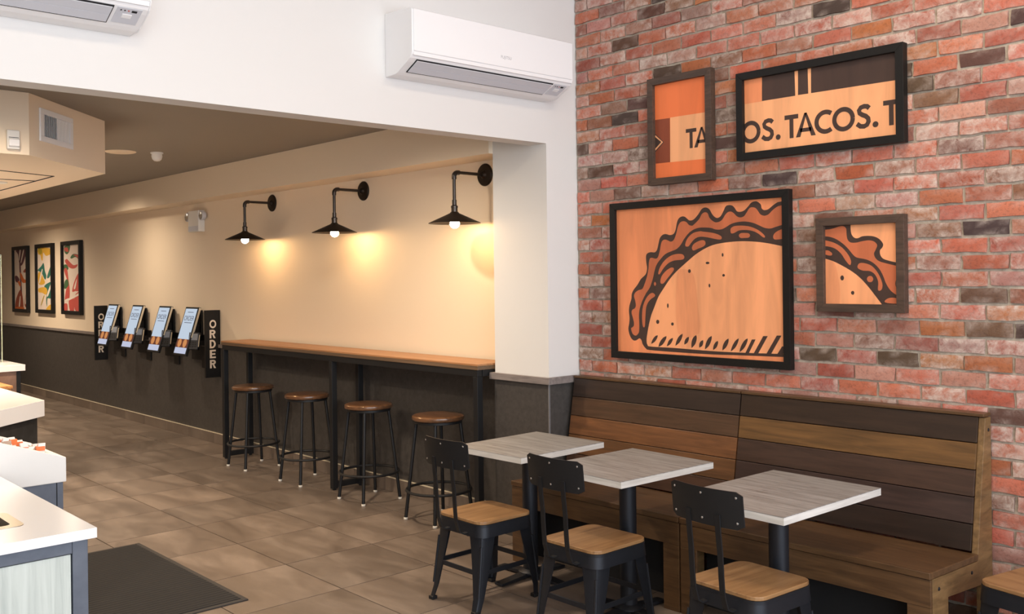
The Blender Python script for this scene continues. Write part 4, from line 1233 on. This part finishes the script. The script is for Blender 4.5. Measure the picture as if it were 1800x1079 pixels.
M['reader_screen'] = plain('reader_display', srgb(110, 118, 132), 0.2)
kn = ['slanted wall-mounted order kiosk screen, leftmost of four, overlapping the far ORDER sign', 'slanted wall-mounted order kiosk screen, second of four from the left',
      'slanted wall-mounted order kiosk screen, third of four from the left', 'slanted wall-mounted order kiosk screen, rightmost of four, beside the nearer ORDER sign']
k0 = kiosk(-12.29, kn[0])
for x, lb in ((-11.496, kn[1]), (-10.704, kn[2]), (-9.99, kn[3])):
    c = copy_tree(k0, label=lb)
    c.location.x = x


def order_sign(x, label):
    t = thing('order_sign', label, 'sign', (x, YW - 0.035, 0.70), group='upright ORDER blade signs')
    MB().box(-0.014, 0.012, -0.135, 0.024, 0, 0.690).build('panel', M['black_frame'], t, bevel=0.002)
    for nm, a_, b_, c_, d_ in (('rim', -0.135, -0.127, 0, 0.69), ('rim', 0.016, 0.024, 0, 0.69), ('rim', -0.1265, 0.0155, 0, 0.008), ('rim', -0.1265, 0.0155, 0.682, 0.69)):
        MB().box(0.0125, 0.0165, a_, b_, c_, d_).build(nm, M['black_frame'], t)
    for i, c in enumerate('ORDER'):
        g = glyph(c, 0.2)
        mx = max(p[0] for q_ in g for p in q_)
        wd, hg = 0.072 if c == 'O' else 0.064, 0.086
        mb = MB()
        for q_ in g:
            pts = [(-0.090 + p[0] / mx * wd, 0.505 - i * 0.1025 + p[1] * hg) for p in q_]
            mb.add([(0.0126, p[0], p[1]) for p in pts] + [(0.0146, p[0], p[1]) for p in pts],
                   [tuple(range(len(pts))), tuple(len(pts) + k for k in reversed(range(len(pts))))] + [(k, (k + 1) % len(pts), len(pts) + (k + 1) % len(pts), len(pts) + k) for k in range(len(pts))])
        mb.build('letter', M['sign_letter'], t)
    return t


M['sign_letter'] = plain('cream_sign_letter', srgb(226, 212, 196), 0.5)
order_sign(-9.33, 'upright black sign reading ORDER beside the end of the bar counter')
order_sign(-12.545, 'upright black sign reading ORDER, partly hidden by the leftmost kiosk')

# emergency light with two swivel heads
t = thing('emergency_light', 'white twin-head emergency light box high on the cream wall', 'emergency light', (-9.795, YW - 0.001, 2.215))
MB().box(-0.128, 0.128, -0.072, 0, 0, 0.225).build('body', M['white_plastic'], t, bevel=0.006)
MB().box(-0.120, 0.120, -0.0735, -0.0722, 0.008, 0.06).build('lower_cover', M['ac_grey'], t)
for s in (-1, 1):
    x = s * 0.175
    MB().tube([(s * 0.125, -0.035, 0.165), (x, -0.035, 0.165)], 0.010, 8).build('swivel_arm', M['white_plastic'], t, smooth=True)
    hd = MB().lathe([(0.030, 0.030), (0.044, 0.018), (0.050, -0.018), (0.046, -0.024)], 20, (x, -0.045, 0.165), 'y').build('lamp_head', M['lamp_grey'] if 'lamp_grey' in M else M['ac_grey'], t, smooth=True)
    MB().lathe([(0.043, -0.0245), (0.030, -0.029)], 20, (x, -0.045, 0.165), 'y').build('lens', M['rivet'], hd, smooth=True)

# ceiling fittings
t = thing('ceiling_speaker', 'flat round beige ceiling speaker beside the white smoke detector', 'ceiling speaker', (-8.37, 3.075, ZC))
MB().lathe([(0.128, 0), (0.128, -0.004), (0.118, -0.008)], 36).build('rim', M['beige_fitting'] if 'beige_fitting' in M else M['cream_wall'], t, smooth=True)
MB().lathe([(0.112, -0.0082), (0.106, -0.0105)], 36).build('grille', M['cream_wall'], t, smooth=True)
t = thing('smoke_detector', 'small white domed detector on the corridor ceiling', 'smoke detector', (-8.25, 3.345, ZC))
MB().lathe([(0.054, 0), (0.054, -0.010), (0.050, -0.012)], 28).build('base', M['white_plastic'], t, smooth=True)
MB().lathe([(0.044, -0.0122), (0.046, -0.036), (0.039, -0.060), (0.024, -0.074), (0.002, -0.078)], 28).build('dome', M['white_plastic'], t, smooth=True)
t = thing('motion_sensor', 'small white motion sensor on the cream bulkhead face', 'sensor', (-6.0808, 1.612, 2.475))
MB().box(0, 0.030, -0.034, 0.034, 0.0, 0.112).build('body', M['white_plastic'], t, bevel=0.006)
MB().prism([(0.0302, 0.010), (0.046, 0.018), (0.046, 0.056), (0.0302, 0.062)], 'y', -0.028, 0.028).build('lens', M['ac_white'], t, bevel=0.003)
MB().box(0.0302, 0.033, -0.026, 0.026, 0.066, 0.069).build('slot', M['slot'], t)

# vent grille on the chamfered face of the bulkhead
va = Vector((-6.081, 1.704, 0))
vc = Vector((-6.834, 2.405, 0))
vu = (vc - va).normalized()
vn = Vector((vu.y, -vu.x, 0))
t = thing('vent_grille', 'white louvred air vent on the chamfered corner of the bulkhead', 'vent', tuple(va + vu * 0.325 + Vector((0, 0, 2.552))))
if vn.dot(Vector((1, 0, 0))) < 0: vn = -vn
t.matrix_world = Matrix(((vu.x, vn.x, 0, t.location.x), (vu.y, vn.y, 0, t.location.y), (0, 0, 1, 2.552), (0, 0, 0, 1)))
W2, H2 = 0.210, 0.200
for nm, a_, b_, c_, d_ in (('frame_rail', -W2, W2, 0, 0.033), ('frame_rail', -W2, W2, H2 - 0.033, H2), ('frame_stile', -W2, -W2 + 0.045, 0.0332, H2 - 0.0332), ('frame_stile', W2 - 0.045, W2, 0.0332, H2 - 0.0332)):
    MB().box(a_, b_, 0.001, 0.012, c_, d_).build(nm, M['ac_white'], t, bevel=0.002)
MB().box(-W2 + 0.046, W2 - 0.046, 0.0005, 0.0015, 0.0335, H2 - 0.0335).build('duct_opening', M['slot'], t)
nb = 18
for i in range(nb):
    x = -W2 + 0.056 + (2 * W2 - 0.112) * i / (nb - 1)
    m = MB().box(-0.0055, 0.0055, -0.001, 0.001, 0.034, H2 - 0.034)
    m.xf(Matrix.Translation((x, 0.007, 0)) @ Matrix.Rotation(math.radians(-48 if i < nb * 0.47 else 8), 4, 'Z'))
    m.build('louvre', M['ac_white'], t)

# ------------------------------------------------------------------ counters on the left
# condiment station in the foreground
t = thing('waste_station', 'white-topped cabinet with a pale wood panel and blue-grey frame, front left corner', 'cabinet', (-3.8, 0.6, 0))
ox, oy = -3.8, 0.6
X0_, X1_, Y0_, Y1_ = -4.41 - ox, -3.212 - ox, -0.25 - oy, 1.090 - oy
top = MB()
hx0, hx1, hy0, hy1 = -3.62 - ox, -3.43 - ox, 0.62 - oy, 0.905 - oy
top.box(X0_, hx0, Y0_, Y1_, 0.868, 0.900).box(hx1, X1_, Y0_, Y1_, 0.868, 0.900).box(hx0, hx1, Y0_, hy0, 0.868, 0.900).box(hx0, hx1, hy1, Y1_, 0.868, 0.900)
top.build('worktop', M['white_quartz'], t)
pl_o = rrect(hx1 - hx0 + 0.05, hy1 - hy0 + 0.05, 0.03)
pl_i = rrect(hx1 - hx0 - 0.02, hy1 - hy0 - 0.02, 0.02)
cx_, cy_ = (hx0 + hx1) / 2, (hy0 + hy1) / 2
n = len(pl_o)
m = MB()
for ring_, zz in ((pl_o, 0.9002), (pl_o, 0.9028), (pl_i, 0.9028), (pl_i, 0.80)):
    m.v += [(cx_ + p[0], cy_ + p[1], zz) for p in ring_]
for r in range(3):
    for k in range(n):
        k2 = (k + 1) % n
        m.f.append((r * n + k, r * n + k2, (r + 1) * n + k2, (r + 1) * n + k))
m.build('chute_trim', plain('brushed_steel_trim', srgb(176, 166, 150), 0.3, 0.9), t)
MB().box(hx0 + 0.012, hx1 - 0.012, hy0 + 0.012, hy1 - 0.012, 0.79, 0.80).build('chute_floor', M['slot'], t)
x1 = X1_ - 0.020
y1 = Y1_ - 0.022
y0 = Y0_ + 0.02
for nm, a_, b_, c_, d_ in (('frame_stile', y1 - 0.048, y1, 0.0, 0.8675), ('frame_stile', y0, y0 + 0.048, 0.0, 0.8675), ('frame_rail', y0 + 0.0485, y1 - 0.0485, 0.825, 0.8675), ('frame_rail', y0 + 0.0485, y1 - 0.0485, 0.0, 0.10)):
    MB().box(x1 - 0.03, x1, a_, b_, c_, d_).build(nm, M['blue_grey_metal'], t, bevel=0.002)
MB().box(x1 - 0.025, x1 - 0.005, y0 + 0.052, y1 - 0.052, 0.103, 0.822).build('door', M['pale_laminate'], t, bevel=0.001)
MB().box(X0_ + 0.02, x1 - 0.0305, y0, y1, 0.0, 0.78).build('carcass', M['blue_grey_metal'], t)

# sloping condiment tray behind it
t = thing('condiment_stand', 'white sloping condiment tray on a grey metal cabinet behind the white-topped cabinet', 'stand', (-4.7, 0.8, 0))
ox, oy = -4.7, 0.8
X0_, X1_, Y0_, Y1_ = -4.96 - ox, -4.44 - ox, 0.0 - oy, 1.380 - oy
def slope(y): return 0.928 + (1.380 - (y + oy)) * 0.361
yt_ = 0.75 - oy
side = [(Y0_, 0.82), (Y1_, 0.82), (Y1_, 0.928), (yt_, slope(yt_)), (Y0_, slope(yt_))]
MB().prism(side, 'x', X1_ - 0.022, X1_).build('tray_side', M['white_plastic'], t, bevel=0.004)
MB().prism(side, 'x', X0_, X0_ + 0.022).build('tray_side', M['white_plastic'], t, bevel=0.004)
MB().box(X0_ + 0.0225, X1_ - 0.0225, Y1_ - 0.022, Y1_, 0.82, 0.928).build('tray_lip', M['white_plastic'], t, bevel=0.003)
MB().prism([(Y0_, 0.82), (Y1_ - 0.0225, 0.82), (Y1_ - 0.0225, 0.875), (yt_, slope(yt_) - 0.05), (Y0_, slope(yt_) - 0.05)], 'x', X0_ + 0.0225, X1_ - 0.0225).build('tray_bed', M['ac_grey'], t)
MB().box(X0_ + 0.02, X1_ - 0.012, Y0_, Y1_ - 0.040, 0, 0.8195).build('cabinet', M['blue_grey_metal'], t)
MB().box(X1_ - 0.02, X1_ - 0.010, Y1_ - 0.036, Y1_ - 0.012, 0, 0.8195).build('corner_post', M['blue_grey_metal'], t)
MB().box(X1_ - 0.03, X1_ - 0.014, Y1_ - 0.0397, Y1_ - 0.0363, 0, 0.8195).build('joint_shadow_gap', M['slot'], t)
rp = random.Random(5)
pm = [plain('packet_white', srgb(232, 226, 222), 0.4), plain('packet_orange', srgb(224, 112, 52), 0.4), plain('packet_grey', srgb(176, 150, 130), 0.45)]
for i in range(22):
    y = 0.96 + 0.35 * (i % 11) / 10.5 + rp.uniform(-.01, .01)
    x = (-4.52 if i < 11 else -4.62) + rp.uniform(-.012, .012)
    zb = slope(y - oy) - 0.05 + 0.022
    if y > 1.345: continue
    pk = thing('condiment_packet', 'small crumpled white and orange condiment packet heaped in the sloping tray', 'packet', (x, y, zb), rp.uniform(-0.4, 0.4), 'condiment packets in the tray')
    w_, l_, h_ = rp.uniform(.016, .034), rp.uniform(.022, .032), rp.uniform(.03, .062)
    lean = rp.uniform(-.04, .03)
    m = MB()
    nsl = 4
    for k in range(nsl + 1):
        u = k / nsl
        wd = w_ * (1 - abs(2 * u - 1) ** 2 * 0.85)
        zz = h_ * u
        yy = lean * u * 0.5 + rp.uniform(-.005, .005)
        m.v += [(-wd / 2, yy - l_ / 2, zz), (wd / 2, yy - l_ / 2 + .004, zz), (wd / 2, yy + l_ / 2, zz), (-wd / 2, yy + l_ / 2 - .004, zz)]
    for k in range(nsl):
        for c in range(4):
            c2 = (c + 1) % 4
            m.f.append((k * 4 + c, k * 4 + c2, k * 4 + 4 + c2, k * 4 + 4 + c))
    m.f += [(3, 2, 1, 0), tuple(nsl * 4 + c for c in range(4))]
    m.build('pouch', pm[0], pk)
    MB().box(-w_ * 0.53, w_ * 0.53, lean * .25 - l_ * 0.56, lean * .25 + l_ * 0.56, h_ * (0.35 + 0.1 * (i % 3)), h_ * (0.62 + 0.08 * (i % 4))).build('print_band', pm[1 + (i % 3 == 0)], pk)

# service counter with a chamfered corner
t = thing('service_counter', 'white thick-edged service counter with chamfered corner over a charcoal cabinet', 'counter', (-7.3, 1.0, 0))
ox, oy = -7.3, 1.0
def loc(p): return [(a_ - ox, b_ - oy) for a_, b_ in p]
poly = [(-8.36, -0.5), (-6.25, -0.5), (-6.25, 1.275), (-6.92, 2.015), (-8.36, 2.015)]
MB().prism(loc(poly), 'z', 0.793, 0.900).build('worktop', M['white_quartz'], t, bevel=0.002)
poly2 = [(-8.33, -0.45), (-6.30, -0.45), (-6.30, 1.26), (-6.945, 1.975), (-8.33, 1.975)]
MB().prism(loc(poly2), 'z', 0.0, 0.7925).build('cabinet', M['charcoal_cabinet'], t)

t = thing('tray_stand', 'low wooden stand with an orange oak slab top between the two white counters', 'stand', (-8.60, 1.85, 0))
MB().box(-0.19, 0.20, -0.5, 0.36, 0.845, 0.868).build('slab', M['oak'], t, bevel=0.002)
MB().box(-0.18, 0.19, -0.49, 0.35, 0.815, 0.8445).build('under_slab', M['oak'], t, bevel=0.002)
for sx in (-0.15, 0.16):
    for sy in (-0.45, 0.31):
        MB().box(sx - 0.02, sx + 0.02, sy - 0.02, sy + 0.02, 0, 0.8145).build('leg', M['oak'], t)

t = thing('serving_counter', 'far white-topped counter with rust-brown laminate front and a glass guard', 'counter', (-9.6, 1.5, 0))
ox, oy = -9.6, 1.5
MB().box(-10.6 - ox, -8.81 - ox, 0.0 - oy, 2.417 - oy, 0.948, 1.0).build('worktop', M['white_quartz'], t, bevel=0.002)
MB().box(-10.58 - ox, -8.835 - ox, 0.02 - oy, 2.352 - oy, 0, 0.9475).build('cabinet', M['rust_laminate'], t)
MB().box(-10.58 - ox, -8.832 - ox, 2.3525 - oy, 2.385 - oy, 0, 0.9475).build('corner_post', M['black_frame'], t)
t = thing('glass_guard', 'upright clear glass guard standing on the far counter at the left edge', 'glass guard', (-9.25, 1.6, 1.0))
MB().box(-0.005, 0.005, -0.6, 0.745, 0.001, 0.945).build('pane', M['glass'], t)
MB().box(-0.006, 0.006, 0.7455, 0.751, 0.001, 0.945).build('polished_edge', M['glass_edge'], t)

# floor mat
t = thing('floor_mat', 'black ribbed rubber entrance mat on the brown tile floor', 'mat', (-5.45, 1.9, 0))
MB().box(-0.720, 0.720, -0.447, 0.437, 0.0005, 0.011).build('ribbed_field', M['mat'], t)
m = MB()
for a_, b_, c_, d_ in ((-0.752, 0.752, 0.4375, 0.468), (-0.752, 0.752, -0.478, -0.4475), (-0.752, -0.7205, -0.447, 0.437), (0.7205, 0.752, -0.447, 0.437)):
    m.box(a_, b_, c_, d_, 0.0004, 0.008)
m.build('border', M['mat_edge'], t, bevel=0.003)
